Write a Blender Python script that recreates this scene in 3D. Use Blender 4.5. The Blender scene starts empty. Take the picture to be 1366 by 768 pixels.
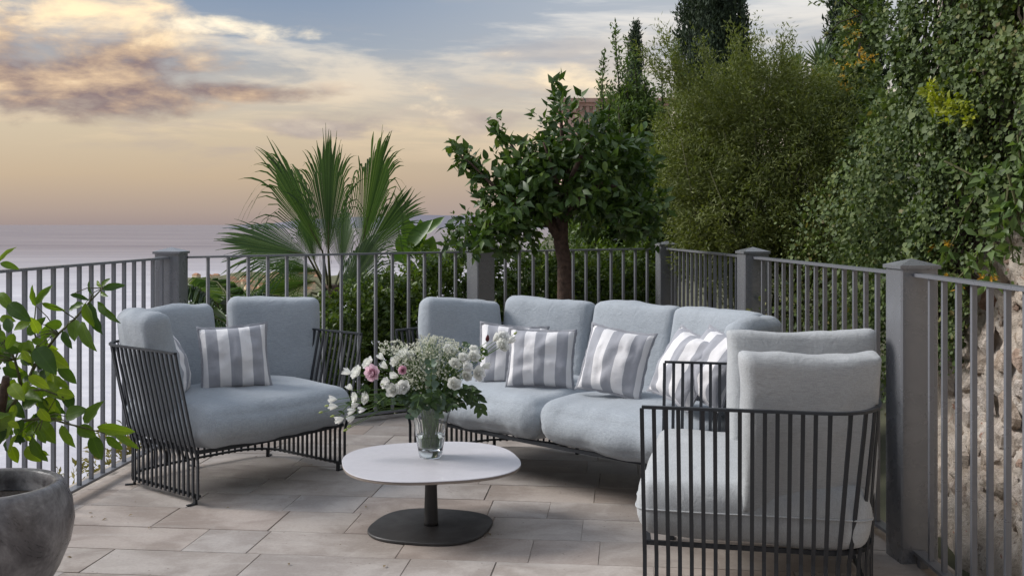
import bpy, math, random
import numpy as np
from mathutils import Vector, Matrix, noise

C = bpy.context.scene.collection
SC = bpy.context.scene
PI = math.pi
R = math.radians
F_PX, HC, HY = 1400.0, 1.25, 299.5       # focal length in photo pixels, eye height, horizon row

# ------------------------------------------------------------------ camera
cam_d = bpy.data.cameras.new('camera')
cam_d.sensor_width = 36.0
cam_d.lens = 36.0 * F_PX / 1366.0
cam_d.shift_y = -(384.0 - HY) / 1366.0
cam_d.clip_start = 0.05
cam_d.clip_end = 400000.0
cam = bpy.data.objects.new('camera', cam_d)
C.objects.link(cam)
cam.location = (0, 0, HC)
cam.rotation_euler = (PI / 2, 0, 0)
SC.camera = cam
SC.view_settings.view_transform = 'Standard'
SC.view_settings.look = 'None'
SC.view_settings.exposure = 0.70
SC.view_settings.gamma = 1.0
SC.cycles.max_bounces = 8
SC.cycles.transparent_max_bounces = 8
SC.cycles.use_denoising = True

# ------------------------------------------------------------------ world: dusk sky with clouds
SUN_AZ, SUN_EL = R(-80), R(36)            # azimuth from +Y towards +X, elevation
world = bpy.data.worlds.new('World')
SC.world = world
world.use_nodes = True
NT = world.node_tree
NT.nodes.clear()


class NG:
    """Small helper that writes node graphs."""
    def __init__(self, nt):
        self.nt = nt

    def n(self, typ, **kw):
        nd = self.nt.nodes.new(typ)
        for k, v in kw.items():
            setattr(nd, k, v)
        return nd

    def link(self, a, b):
        self.nt.links.new(a, b)

    def put(self, sock, v):
        if isinstance(v, bpy.types.NodeSocket):
            self.link(v, sock)
        elif v is not None:
            if hasattr(sock, 'default_value') and sock.type == 'RGBA' and len(v) == 3:
                v = (*v, 1)
            sock.default_value = v

    def math(self, op, a, b=None, c=None, clamp=False):
        nd = self.n('ShaderNodeMath', operation=op, use_clamp=clamp)
        self.put(nd.inputs[0], a)
        if b is not None:
            self.put(nd.inputs[1], b)
        if c is not None:
            self.put(nd.inputs[2], c)
        return nd.outputs[0]

    def vmath(self, op, a, b=None):
        nd = self.n('ShaderNodeVectorMath', operation=op)
        self.put(nd.inputs[0], a)
        if b is not None:
            self.put(nd.inputs[1], b)
        return nd.outputs[0]

    def ramp(self, fac, stops, interp='LINEAR'):
        nd = self.n('ShaderNodeValToRGB')
        cr = nd.color_ramp
        cr.interpolation = interp
        while len(cr.elements) > 1:
            cr.elements.remove(cr.elements[-1])
        cr.elements[0].position = stops[0][0]
        cr.elements[0].color = self._c(stops[0][1])
        for p, c in stops[1:]:
            e = cr.elements.new(p)
            e.color = self._c(c)
        self.put(nd.inputs[0], fac)
        return nd.outputs[0]

    @staticmethod
    def _c(c):
        if isinstance(c, (int, float)):
            return (c, c, c, 1)
        return (*c, 1) if len(c) == 3 else c

    def mix(self, fac, a, b, mode='MIX'):
        nd = self.n('ShaderNodeMix', data_type='RGBA', blend_type=mode)
        self.put(nd.inputs[0], fac)
        self.put(nd.inputs[6], a)
        self.put(nd.inputs[7], b)
        return nd.outputs[2]

    def noise(self, vec=None, scale=5.0, detail=4.0, rough=0.55, dist=0.0):
        nd = self.n('ShaderNodeTexNoise')
        nd.inputs['Scale'].default_value = scale
        nd.inputs['Detail'].default_value = detail
        nd.inputs['Roughness'].default_value = rough
        nd.inputs['Distortion'].default_value = dist
        if vec is not None:
            self.link(vec, nd.inputs['Vector'])
        return nd.outputs['Fac']

    def smooth(self, v, a, b):
        nd = self.n('ShaderNodeMapRange', interpolation_type='SMOOTHSTEP')
        self.put(nd.inputs[0], v)
        nd.inputs[1].default_value = a
        nd.inputs[2].default_value = b
        return nd.outputs[0]


def build_sky():
    g = NG(NT)
    tc = g.n('ShaderNodeTexCoord')
    d = tc.outputs['Generated']
    sp = g.n('ShaderNodeSeparateXYZ')
    g.link(d, sp.inputs[0])
    x, y, z = sp.outputs
    az = g.math('ARCTAN2', x, y)
    el = g.math('ARCSINE', z)
    sky = g.n('ShaderNodeTexSky', sky_type='NISHITA')
    sky.sun_disc = False
    sky.sun_elevation = SUN_EL
    sky.sun_rotation = SUN_AZ
    sky.altitude = 80
    sky.dust_density = 3.0
    nish = g.vmath('SCALE', sky.outputs[0])
    nish.node.inputs['Scale'].default_value = 0.05
    # evening air: peach near the sea, grey blue above, pale and broken cloud overhead
    el01 = g.math('MULTIPLY', el, 1.0 / 1.5708, clamp=True)
    left = g.ramp(el01, [(0.0, (.32, .255, .245)), (.008, (.38, .298, .255)), (.028, (.49, .372, .258)), (.055, (.55, .445, .312)), (.075, (.49, .43, .36)),
                         (.105, (.27, .31, .37)), (.135, (.19, .25, .35)), (.2, (.24, .31, .43)), (.5, (.44, .51, .63)), (1, (.48, .55, .68))])
    right = g.ramp(el01, [(0.0, (.35, .29, .28)), (.015, (.38, .30, .27)), (.035, (.46, .365, .275)), (.060, (.56, .485, .39)),
                          (.100, (.46, .46, .47)), (.135, (.42, .45, .49)), (.2, (.44, .48, .54)), (.5, (.46, .52, .63)), (1, (.48, .55, .68))])
    base = g.mix(g.smooth(az, -.25, .22), left, right)
    base = g.mix(.22, base, nish)
    # thin high streaks
    st = g.vmath('MULTIPLY', d, (1.0, 1.0, 7.0))
    n1 = g.noise(st, 3.2, 8, .58, .6)
    n1b = g.noise(st, 9.0, 6, .6, .4)
    streak = g.math('ADD', g.math('MULTIPLY', n1, .75), g.math('MULTIPLY', n1b, .25))
    sm = g.smooth(streak, .47, .62)
    sm = g.math('MULTIPLY', sm, g.smooth(el, .035, .10))
    warm = g.ramp(el01, [(0, (.54, .39, .26)), (.06, (.66, .52, .35)), (.10, (.72, .63, .50)), (.14, (.74, .73, .71)), (1, (.72, .75, .79))])
    col = g.mix(g.math('MULTIPLY', sm, .6), base, warm)
    # soft grey banks
    n2 = g.noise(g.vmath('ADD', g.vmath('MULTIPLY', d, (1, 1, 5.0)), (3.1, 1.7, .4)), 4.2, 7, .55, .3)
    gm = g.math('MULTIPLY', g.smooth(n2, .52, .66), g.smooth(el, .03, .09))
    col = g.mix(g.math('MULTIPLY', gm, .55), col, g.ramp(el01, [(0, (.32, .26, .25)), (.09, (.32, .29, .29)), (.14, (.33, .35, .39)), (1, (.48, .52, .58))]))
    # one heaped cloud over the sea on the left
    def bump(a0, e0, ra, re):
        da = g.math('DIVIDE', g.math('SUBTRACT', az, a0), ra)
        de = g.math('DIVIDE', g.math('SUBTRACT', el, e0), re)
        q = g.math('ADD', g.math('MULTIPLY', da, da), g.math('MULTIPLY', de, de))
        return g.math('SUBTRACT', 1.0, q)
    cv = g.vmath('MULTIPLY', d, (1, 1, 2.6))
    cn = g.noise(cv, 11.0, 9, .58, .25)
    cn2 = g.noise(g.vmath('ADD', cv, (-.016, 0, -.045)), 11.0, 9, .58, .25)

    def cloud(col, blobs, amp, lo, hi, lit, mid, dark, e_lo, e_hi):
        m = None
        for b in blobs:
            v = bump(*b)
            m = v if m is None else g.math('MAXIMUM', m, v)
        dens = g.math('ADD', g.math('MULTIPLY', g.math('SUBTRACT', cn, .5), amp), m)
        a = g.smooth(dens, lo, hi)
        dif = g.math('MULTIPLY', g.math('SUBTRACT', cn, cn2), 1.7)
        hgt = g.math('DIVIDE', g.math('SUBTRACT', el, e_lo), e_hi - e_lo)
        t = g.math('ADD', dif, hgt, clamp=True)
        cc = g.ramp(t, [(0, dark), (.38, mid), (.66, lit), (1, tuple(min(1.0, c * 1.12) for c in lit))])
        return g.mix(a, col, cc)
    col = cloud(col, [(-.43, .122, .20, .034), (-.47, .165, .18, .040), (-.34, .150, .12, .030), (-.25, .122, .10, .012)], 3.6, -.2, 1.1,
                (.80, .62, .40), (.52, .38, .26), (.20, .148, .15), .104, .235)
    col = cloud(col, [(-.18, .128, .06, .009), (-.26, .178, .07, .010), (-.02, .163, .03, .006)], 6.5, .3, 2.0,
                (.78, .68, .52), (.56, .46, .36), (.38, .31, .29), .10, .24)
    col = cloud(col, [(.03, .128, .10, .022), (.10, .115, .11, .026), (-.08, .100, .12, .014), (-.16, .090, .16, .012)], 6.0, .1, 1.6,
                (.70, .58, .42), (.47, .40, .33), (.33, .28, .26), .085, .20)
    col = g.vmath('SCALE', col)
    g.put(col.node.inputs['Scale'], g.ramp(el01, [(0, .86), (.16, .85), (.4, 1.0)]))
    below = g.smooth(el, -.03, -.001)
    col = g.mix(below, (.30, .29, .32), col)
    bg = g.n('ShaderNodeBackground')
    g.link(col, bg.inputs[0])
    bg.inputs[1].default_value = 1.0
    out = g.n('ShaderNodeOutputWorld')
    g.link(bg.outputs[0], out.inputs[0])


build_sky()

sun_d = bpy.data.lights.new('sun', 'SUN')
sun_d.energy = 2.3
sun_d.angle = R(24)
sun_d.color = (1.0, .965, .93)
sun = bpy.data.objects.new('sun', sun_d)
C.objects.link(sun)
sdir = Vector((math.sin(SUN_AZ) * math.cos(SUN_EL), math.cos(SUN_AZ) * math.cos(SUN_EL), math.sin(SUN_EL)))
sun.rotation_euler = (-sdir).to_track_quat('-Z', 'Y').to_euler()
sun.location = (-6, 4, 9)


# ------------------------------------------------------------------ helpers
def W(px, py, d):
    """A point of the photograph at depth d."""
    return Vector(((px - 683.0) / F_PX * d, d, HC - (py - HY) / F_PX * d))


def wpos(o):
    p = Vector((0, 0, 0))
    while o is not None:
        p += o.location
        o = o.parent
    return p


def link_mesh(name, me, mats, parent=None):
    o = bpy.data.objects.new(name, me)
    C.objects.link(o)
    for m in (mats if isinstance(mats, (list, tuple)) else [mats]):
        if m is not None and m.name not in [x.name for x in me.materials if x]:
            me.materials.append(m)
    if parent is not None:
        o.parent = parent
    return o


def tag(o, label=None, cat=None, group=None, kind=None):
    if label:
        o['label'] = label
    if cat:
        o['category'] = cat
    if group:
        o['group'] = group
    if kind:
        o['kind'] = kind
    return o


def thing(name, label, cat, loc=(0, 0, 0), rz=0.0, group=None):
    o = bpy.data.objects.new(name, None)
    C.objects.link(o)
    o.empty_display_size = .1
    o.location = loc
    o.rotation_euler = (0, 0, rz)
    return tag(o, label, cat, group)


class MB:
    def __init__(self):
        self.v, self.f, self.mi = [], [], []
        self.smooth = False

    def add(self, vs, fs, m=0):
        b = len(self.v)
        self.v += [tuple(p) for p in vs]
        self.f += [tuple(b + i for i in q) for q in fs]
        self.mi += [m] * len(fs)

    def box(self, c, s, rz=0.0, m=0):
        hx, hy, hz = s[0] / 2, s[1] / 2, s[2] / 2
        ca, sa = math.cos(rz), math.sin(rz)
        vs = []
        for dz in (-hz, hz):
            for dx, dy in ((-hx, -hy), (hx, -hy), (hx, hy), (-hx, hy)):
                vs.append((c[0] + dx * ca - dy * sa, c[1] + dx * sa + dy * ca, c[2] + dz))
        self.add(vs, [(3, 2, 1, 0), (4, 5, 6, 7), (0, 1, 5, 4), (1, 2, 6, 5), (2, 3, 7, 6), (3, 0, 4, 7)], m)

    def sweep(self, pts, nrm, w, h, m=0, closed=False):
        """A bar of width w (along nrm) and height h (across) swept along pts."""
        n = len(pts)
        vs = []
        for i, p in enumerate(pts):
            p = Vector(p)
            a = Vector(pts[max(i - 1, 0)])
            b = Vector(pts[min(i + 1, n - 1)])
            t = (b - a).normalized()
            nn = Vector(nrm[i] if isinstance(nrm[0], (tuple, list, Vector)) else nrm)
            nn = (nn - t * nn.dot(t)).normalized()
            u = t.cross(nn)
            for sx, sy in ((-1, -1), (1, -1), (1, 1), (-1, 1)):
                vs.append(p + nn * (sx * w / 2) + u * (sy * h / 2))
        fs = []
        for i in range(n - 1):
            for k in range(4):
                k2 = (k + 1) % 4
                fs.append((4 * i + k, 4 * i + k2, 4 * i + 4 + k2, 4 * i + 4 + k))
        fs += [(3, 2, 1, 0), tuple(4 * (n - 1) + k for k in range(4))]
        self.add(vs, fs, m)

    def tube(self, pts, rad, n=8, m=0, cap=True):
        k = len(pts)
        pts = [Vector(p) for p in pts]
        if not isinstance(rad, (list, tuple)):
            rad = [rad] * k
        ref = Vector((.31, .17, .93))
        vs = []
        prev = None
        for i, p in enumerate(pts):
            t = (pts[min(i + 1, k - 1)] - pts[max(i - 1, 0)]).normalized()
            a = prev if prev is not None else ref
            a = (a - t * a.dot(t))
            if a.length < 1e-4:
                a = Vector((1, 0, 0)) - t * t.x
            a.normalize()
            prev = a
            b = t.cross(a)
            for j in range(n):
                q = 2 * PI * j / n
                vs.append(p + (a * math.cos(q) + b * math.sin(q)) * rad[i])
        fs = []
        for i in range(k - 1):
            for j in range(n):
                j2 = (j + 1) % n
                fs.append((i * n + j, i * n + j2, (i + 1) * n + j2, (i + 1) * n + j))
        if cap:
            fs += [tuple(range(n - 1, -1, -1)), tuple((k - 1) * n + j for j in range(n))]
        self.add(vs, fs, m)

    def lathe(self, prof, n=48, c=(0, 0, 0), m=0, capb=True, capt=True):
        vs = []
        for r, z in prof:
            for j in range(n):
                q = 2 * PI * j / n
                vs.append((c[0] + r * math.cos(q), c[1] + r * math.sin(q), c[2] + z))
        fs = []
        k = len(prof)
        for i in range(k - 1):
            for j in range(n):
                j2 = (j + 1) % n
                fs.append((i * n + j, i * n + j2, (i + 1) * n + j2, (i + 1) * n + j))
        if capb:
            fs.append(tuple(range(n - 1, -1, -1)))
        if capt:
            fs.append(tuple((k - 1) * n + j for j in range(n)))
        self.add(vs, fs, m)

    def build(self, name, mats, parent=None, smooth=False, world=False):
        v = self.v
        if world and parent is not None:
            o = wpos(parent)
            v = [(p[0] - o.x, p[1] - o.y, p[2] - o.z) for p in v]
        me = bpy.data.meshes.new(name)
        me.from_pydata(v, [], self.f)
        if smooth:
            me.polygons.foreach_set('use_smooth', [True] * len(me.polygons))
        ob = link_mesh(name, me, mats, parent)
        if any(self.mi):
            me.polygons.foreach_set('material_index', self.mi)
        me.update()
        return ob


def np_mesh(name, verts, faces, attr=None, smooth=False):
    """verts (N,3), faces (M,k) with constant k; attr = one float per face, stored as 'rnd'."""
    me = bpy.data.meshes.new(name)
    nv, (nf, k) = len(verts), faces.shape
    me.vertices.add(nv)
    me.vertices.foreach_set('co', np.ascontiguousarray(verts, np.float32).ravel())
    me.loops.add(nf * k)
    me.loops.foreach_set('vertex_index', np.ascontiguousarray(faces, np.int32).ravel())
    me.polygons.add(nf)
    me.polygons.foreach_set('loop_start', np.arange(0, nf * k, k, dtype=np.int32))
    me.polygons.foreach_set('loop_total', np.full(nf, k, np.int32))
    if smooth:
        me.polygons.foreach_set('use_smooth', np.ones(nf, bool))
    if attr is not None:
        a = me.attributes.new('rnd', 'FLOAT', 'FACE')
        a.data.foreach_set('value', np.ascontiguousarray(attr, np.float32))
    me.update(calc_edges=True)
    me.validate()
    return me


def unit(a):
    return a / np.maximum(np.linalg.norm(a, axis=-1, keepdims=True), 1e-9)


def leaf_mesh(name, pos, dirs, nrm, length, width, rnd, shape='leaf', curl=.12):
    """Many separate leaves in one mesh: 'leaf' two folded halves, 'ivy' a broad five-cornered leaf."""
    n = len(pos)
    d = unit(dirs)
    s = unit(np.cross(d, nrm))
    u = np.cross(s, d)
    L = np.broadcast_to(np.asarray(length, float), (n,))[:, None]
    Wd = np.broadcast_to(np.asarray(width, float), (n,))[:, None]
    if shape == 'leaf':
        p = [pos, pos + d * L * .42 + s * Wd * .5 + u * L * curl * .6, pos + d * L - u * L * curl, pos + d * L * .42 - s * Wd * .5 + u * L * curl * .6]
        mid = pos + d * L * .5
        V = np.stack([p[0], p[1], p[2], p[3], mid], 1).reshape(-1, 3)
        b = np.arange(n)[:, None] * 5
        Fc = np.concatenate([b + np.array([[0, 4, 1]]), b + np.array([[4, 2, 1]]), b + np.array([[0, 3, 4]]), b + np.array([[4, 3, 2]])], 1).reshape(-1, 3)
        return np_mesh(name, V, Fc, np.repeat(rnd, 4))
    if shape == 'ivy':
        pts = [(0, 0, 0), (.08, .42, .5), (.52, .50, .3), (1.0, 0, -.6), (.52, -.50, .3), (.08, -.42, .5)]
        V = np.stack([pos + d * L * a + s * Wd * bb + u * L * curl * cc for a, bb, cc in pts], 1).reshape(-1, 3)
        b = np.arange(n)[:, None] * 6
        Fc = np.concatenate([b + np.array([[0, 2, 1]]), b + np.array([[0, 3, 2]]), b + np.array([[0, 4, 3]]), b + np.array([[0, 5, 4]])], 1).reshape(-1, 3)
        return np_mesh(name, V, Fc, np.repeat(rnd, 4))
    p = [pos, pos + d * L * .5 + s * Wd * .5, pos + d * L, pos + d * L * .5 - s * Wd * .5]
    V = np.stack(p, 1).reshape(-1, 3)
    b = np.arange(n)[:, None] * 4
    return np_mesh(name, V, (b + np.array([[0, 3, 2, 1]])).reshape(-1, 4), rnd)


# ------------------------------------------------------------------ materials
def new_mat(name):
    m = bpy.data.materials.new(name)
    m.use_nodes = True
    nt = m.node_tree
    b = nt.nodes['Principled BSDF']
    return m, NG(nt), b


def bump_to(g, b, h, strength=.3, dist=.01):
    bp = g.n('ShaderNodeBump')
    bp.inputs['Strength'].default_value = strength
    bp.inputs['Distance'].default_value = dist
    g.link(h, bp.inputs['Height'])
    g.link(bp.outputs[0], b.inputs['Normal'])


def obj_co(g, scale=None):
    tc = g.n('ShaderNodeTexCoord')
    v = tc.outputs['Object']
    return v if scale is None else g.vmath('MULTIPLY', v, scale)


def mat_fabric(name, c, var=.095):
    m, g, b = new_mat(name)
    co = obj_co(g)
    fine = g.noise(co, 420, 2, .7)
    slub1 = g.noise(g.vmath('MULTIPLY', co, (30, 420, 420)), 1.0, 2, .6)
    slub2 = g.noise(g.vmath('MULTIPLY', co, (420, 420, 30)), 1.0, 2, .6)
    big = g.noise(co, 3.5, 4, .6)
    w = g.math('ADD', g.math('MULTIPLY', g.math('ADD', slub1, slub2), .35), g.math('MULTIPLY', fine, .3))
    w = g.math('ADD', g.math('MULTIPLY', w, .8), g.math('MULTIPLY', big, .2))
    dk = tuple(x * (1 - 2.2 * var) for x in c)
    lt = tuple(min(1, x * (1 + 2.0 * var)) for x in c)
    g.link(g.ramp(w, [(.40, dk), (.5, c), (.60, lt)]), b.inputs['Base Color'])
    b.inputs['Roughness'].default_value = .92
    b.inputs['Specular IOR Level'].default_value = .2
    b.inputs['Sheen Weight'].default_value = .15
    wr = g.noise(co, 16, 5, .6, .8)
    hh = g.math('ADD', g.math('MULTIPLY', w, .25), g.math('MULTIPLY', wr, .9))
    bump_to(g, b, hh, .42, .014)
    return m


def mat_stripe(name, c1, c2, period=.106, phase=.75):
    m, g, b = new_mat(name)
    co = obj_co(g)
    sp = g.n('ShaderNodeSeparateXYZ')
    g.link(co, sp.inputs[0])
    wob = g.math('MULTIPLY', g.math('SUBTRACT', g.noise(co, 6, 2), .5), .008)
    t = g.math('FRACT', g.math('ADD', g.math('DIVIDE', g.math('ADD', sp.outputs[0], wob), period), 10.0 + phase))
    s = g.math('GREATER_THAN', t, .5)
    fine = g.noise(co, 380, 2, .7)
    a = g.mix(fine, tuple(x * .9 for x in c1), c1)
    bb = g.mix(fine, tuple(x * .82 for x in c2), tuple(x * 1.15 for x in c2))
    g.link(g.mix(s, a, bb), b.inputs['Base Color'])
    b.inputs['Roughness'].default_value = .85
    b.inputs['Specular IOR Level'].default_value = .2
    wr = g.noise(co, 14, 5, .6, 1.2)
    bump_to(g, b, g.math('ADD', wr, g.math('MULTIPLY', fine, .1)), .35, .012)
    return m


def mat_paint(name, c, rough=.42, wear=.25, spec=.5, metallic=0.0):
    m, g, b = new_mat(name)
    co = obj_co(g)
    n = g.noise(co, 7, 6, .65, .4)
    n2 = g.noise(co, 60, 3, .6)
    lo = tuple(x * (1 - wear) for x in c)
    hi = tuple(min(1, x * (1 + wear * .7)) for x in c)
    g.link(g.ramp(g.math('ADD', g.math('MULTIPLY', n, .75), g.math('MULTIPLY', n2, .25)), [(.3, lo), (.52, c), (.72, hi)]), b.inputs['Base Color'])
    g.link(g.ramp(n, [(.3, rough + .12), (.7, rough - .08)]), b.inputs['Roughness'])
    b.inputs['Specular IOR Level'].default_value = spec
    b.inputs['Metallic'].default_value = metallic
    bump_to(g, b, n2, .04, .002)
    return m


def mat_leaf(name, cols, rough=.45, trans=.25, per_object=False, vein=False, tint=(1.3, 1.4, .6)):
    """cols: dark to light; the pick is fixed for each leaf."""
    m, g, b = new_mat(name)
    if per_object:
        oi = g.n('ShaderNodeObjectInfo')
        r = oi.outputs['Random']
    else:
        at = g.n('ShaderNodeAttribute', attribute_name='rnd')
        r = at.outputs['Fac']
    k = len(cols)
    col = g.ramp(r, [(i / (k - 1), c) for i, c in enumerate(cols)])
    co = obj_co(g)
    nz = g.noise(co, 25 if per_object else 9, 3, .6)
    col = g.mix(g.math('MULTIPLY', nz, .45), col, g.vmath('MULTIPLY', col, (.62, .66, .55) if tint[2] < 1 else (.9, .9, .9)))
    if vein:
        sp = g.n('ShaderNodeSeparateXYZ')
        g.link(co, sp.inputs[0])
        ax = g.math('ABSOLUTE', sp.outputs[0])
        mid = g.math('LESS_THAN', ax, .018)
        vv = g.math('FRACT', g.math('MULTIPLY', g.math('SUBTRACT', sp.outputs[1], g.math('MULTIPLY', ax, .8)), 9.0))
        side = g.math('LESS_THAN', vv, .08)
        vm = g.math('MAXIMUM', mid, g.math('MULTIPLY', side, .5))
        col = g.mix(g.math('MULTIPLY', vm, .45), col, g.vmath('MULTIPLY', col, (1.7, 1.6, 1.5)))
        bump_to(g, b, vm, .25, .01)
    g.link(col, b.inputs['Base Color'])
    b.inputs['Roughness'].default_value = rough
    b.inputs['Specular IOR Level'].default_value = .4
    if trans > 0:
        nt = g.nt
        tr = g.n('ShaderNodeBsdfTranslucent')
        g.link(g.vmath('MULTIPLY', col, tint), tr.inputs[0])
        mx = g.n('ShaderNodeMixShader')
        mx.inputs[0].default_value = trans
        out = nt.nodes['Material Output']
        g.link(b.outputs[0], mx.inputs[1])
        g.link(tr.outputs[0], mx.inputs[2])
        g.link(mx.outputs[0], out.inputs[0])
    return m


def mat_simple(name, c, rough=.8, var=.2, scale=8.0, bump=.2, spec=.3):
    m, g, b = new_mat(name)
    co = obj_co(g)
    n = g.noise(co, scale, 6, .62, .3)
    g.link(g.ramp(n, [(.3, tuple(x * (1 - var) for x in c)), (.7, tuple(min(1, x * (1 + var)) for x in c))]), b.inputs['Base Color'])
    b.inputs['Roughness'].default_value = rough
    b.inputs['Specular IOR Level'].default_value = spec
    if bump:
        bump_to(g, b, n, bump, .02)
    return m


def mat_tile():
    m, g, b = new_mat('travertine')
    oi = g.n('ShaderNodeObjectInfo')
    tc = g.n('ShaderNodeTexCoord')
    geo = g.n('ShaderNodeNewGeometry')
    p = geo.outputs['Position']
    off = g.vmath('SCALE', g.n('ShaderNodeCombineXYZ').outputs[0])
    cx = g.n('ShaderNodeCombineXYZ')
    g.link(g.math('MULTIPLY', oi.outputs['Random'], 37.0), cx.inputs[0])
    g.link(g.math('MULTIPLY', oi.outputs['Random'], 91.0), cx.inputs[1])
    v = g.vmath('ADD', p, cx.outputs[0])
    big = g.noise(v, 3.2, 6, .62, .6)
    streak = g.noise(g.vmath('MULTIPLY', v, (2.2, 9, 2)), 1.6, 6, .65, .8)
    fine = g.noise(v, 75, 5, .75)
    pit = g.n('ShaderNodeTexVoronoi')
    pit.inputs['Scale'].default_value = 26
    g.link(v, pit.inputs['Vector'])
    pm = g.math('MULTIPLY', g.math('LESS_THAN', pit.outputs['Distance'], .10), g.math('GREATER_THAN', g.noise(v, 4.0, 2), .54))
    tone = g.ramp(oi.outputs['Random'], [(0, (.41, .35, .31)), (.3, (.45, .40, .36)), (.6, (.42, .385, .36)), (.8, (.47, .42, .38)), (1, (.405, .355, .315))])
    c = g.mix(g.smooth(big, .38, .62), g.vmath('MULTIPLY', tone, (.74, .715, .70)), tone)
    c = g.mix(g.math('MULTIPLY', g.smooth(streak, .52, .72), .4), c, (.50, .46, .42))
    c = g.mix(g.math('MULTIPLY', g.smooth(fine, .35, .65), .4), c, g.vmath('MULTIPLY', c, (.72, .70, .68)))
    crk = g.n('ShaderNodeTexVoronoi', feature='DISTANCE_TO_EDGE')
    crk.inputs['Scale'].default_value = 2.1
    g.link(g.vmath('ADD', v, g.vmath('SCALE', cx.outputs[0])), crk.inputs['Vector'])
    stain = g.smooth(g.noise(p, 1.1, 5, .6), .52, .75)
    c = g.mix(g.math('MULTIPLY', stain, .35), c, g.vmath('MULTIPLY', c, (.70, .66, .62)))
    c = g.mix(g.math('MULTIPLY', pm, .7), c, (.16, .13, .11))
    g.link(c, b.inputs['Base Color'])
    g.link(g.ramp(big, [(.3, .50), (.7, .72)]), b.inputs['Roughness'])
    b.inputs['Specular IOR Level'].default_value = .35
    h = g.math('SUBTRACT', g.math('ADD', g.math('MULTIPLY', fine, .35), g.math('MULTIPLY', streak, .7)), g.math('MULTIPLY', pm, .8))
    bump_to(g, b, h, .30, .006)
    return m


def mat_concrete_pot():
    m, g, b = new_mat('aged_glaze')
    co = obj_co(g)
    n = g.noise(co, 5, 8, .68, 1.0)
    drip = g.noise(g.vmath('MULTIPLY', co, (9, 9, 1.3)), 1.6, 6, .6, 1.2)
    f = g.noise(co, 70, 4, .7)
    t = g.math('ADD', g.math('ADD', g.math('MULTIPLY', n, .65), g.math('MULTIPLY', drip, .25)), g.math('MULTIPLY', f, .1))
    c = g.ramp(t, [(.36, (.045, .041, .043)), (.46, (.115, .107, .110)), (.53, (.205, .195, .198)), (.62, (.35, .335, .335))])
    crk = g.n('ShaderNodeTexVoronoi', feature='DISTANCE_TO_EDGE')
    crk.inputs['Scale'].default_value = 3.0
    g.link(g.vmath('ADD', g.vmath('MULTIPLY', co, (1.6, 1.6, .55)), g.vmath('SCALE', co)), crk.inputs['Vector'])
    line = g.math('LESS_THAN', g.math('ADD', crk.outputs['Distance'], g.math('MULTIPLY', g.math('SUBTRACT', n, .5), .25)), .012)
    
    g.link(c, b.inputs['Base Color'])
    g.link(g.ramp(n, [(.35, .24), (.65, .46)]), b.inputs['Roughness'])
    bump_to(g, b, g.math('ADD', n, g.math('MULTIPLY', f, .25)), .25, .01)
    return m


def mat_glass(name, c=(1, 1, 1), ior=1.45, rough=0.0):
    m, g, b = new_mat(name)
    b.inputs['Base Color'].default_value = (*c, 1)
    b.inputs['Transmission Weight'].default_value = 1.0
    b.inputs['Roughness'].default_value = rough
    b.inputs['IOR'].default_value = ior
    return m


def mat_sea():
    m, g, b = new_mat('sea_water')
    geo = g.n('ShaderNodeNewGeometry')
    p = geo.outputs['Position']
    v = g.vmath('MULTIPLY', p, (.0007, .0016, 1))
    n = g.noise(v, 3.0, 6, .6, .3)
    n2 = g.noise(g.vmath('MULTIPLY', p, (.02, .045, 1)), 1.0, 5, .65, .5)
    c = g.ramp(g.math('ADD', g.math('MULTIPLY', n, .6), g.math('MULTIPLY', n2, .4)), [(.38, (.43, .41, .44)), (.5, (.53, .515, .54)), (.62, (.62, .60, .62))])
    spp = g.n('ShaderNodeSeparateXYZ')
    g.link(p, spp.inputs[0])
    glare_fade = g.smooth(g.math('LOGARITHM', g.math('MAXIMUM', spp.outputs[1], 10.0), 10.0), 2.95, 3.62)   # sky glare painted into the water colour: pale near, darker far out
    c = g.mix(glare_fade, c, g.ramp(g.noise(g.vmath('MULTIPLY', p, (.0004, .0022, 1)), 2.0, 6, .65, .6), [(.38, (.165, .132, .138)), (.62, (.26, .215, .212))]))
    g.link(c, b.inputs['Base Color'])
    b.inputs['Roughness'].default_value = .42
    b.inputs['IOR'].default_value = 1.33
    b.inputs['Specular IOR Level'].default_value = .3
    w = g.noise(g.vmath('MULTIPLY', p, (.25, .25, 1)), 1.0, 5, .6, .3)
    bump_to(g, b, g.math('ADD', w, g.math('MULTIPLY', n2, 2.0)), .55, 1.0)
    return m


def mat_stone():
    m, g, b = new_mat('rubble_stone')
    oi = g.n('ShaderNodeObjectInfo')
    geo = g.n('ShaderNodeNewGeometry')
    p = geo.outputs['Position']
    n = g.noise(p, 9, 8, .68, .8)
    n2 = g.noise(p, 42, 5, .7, .5)
    tone = g.ramp(oi.outputs['Random'], [(0, (.58, .48, .40)), (.3, (.66, .57, .48)), (.6, (.62, .55, .49)), (.85, (.68, .61, .55)), (.95, (.54, .40, .32)), (1, (.40, .19, .13))])
    c = g.mix(g.smooth(n, .38, .62), g.vmath('MULTIPLY', tone, (.68, .64, .60)), tone)
    c = g.mix(g.math('MULTIPLY', g.smooth(n2, .55, .72), .75), c, (.20, .15, .12))
    g.link(c, b.inputs['Base Color'])
    b.inputs['Roughness'].default_value = .95
    b.inputs['Specular IOR Level'].default_value = .1
    bump_to(g, b, g.math('ADD', n, g.math('MULTIPLY', n2, .7)), .9, .03)
    return m


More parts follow.
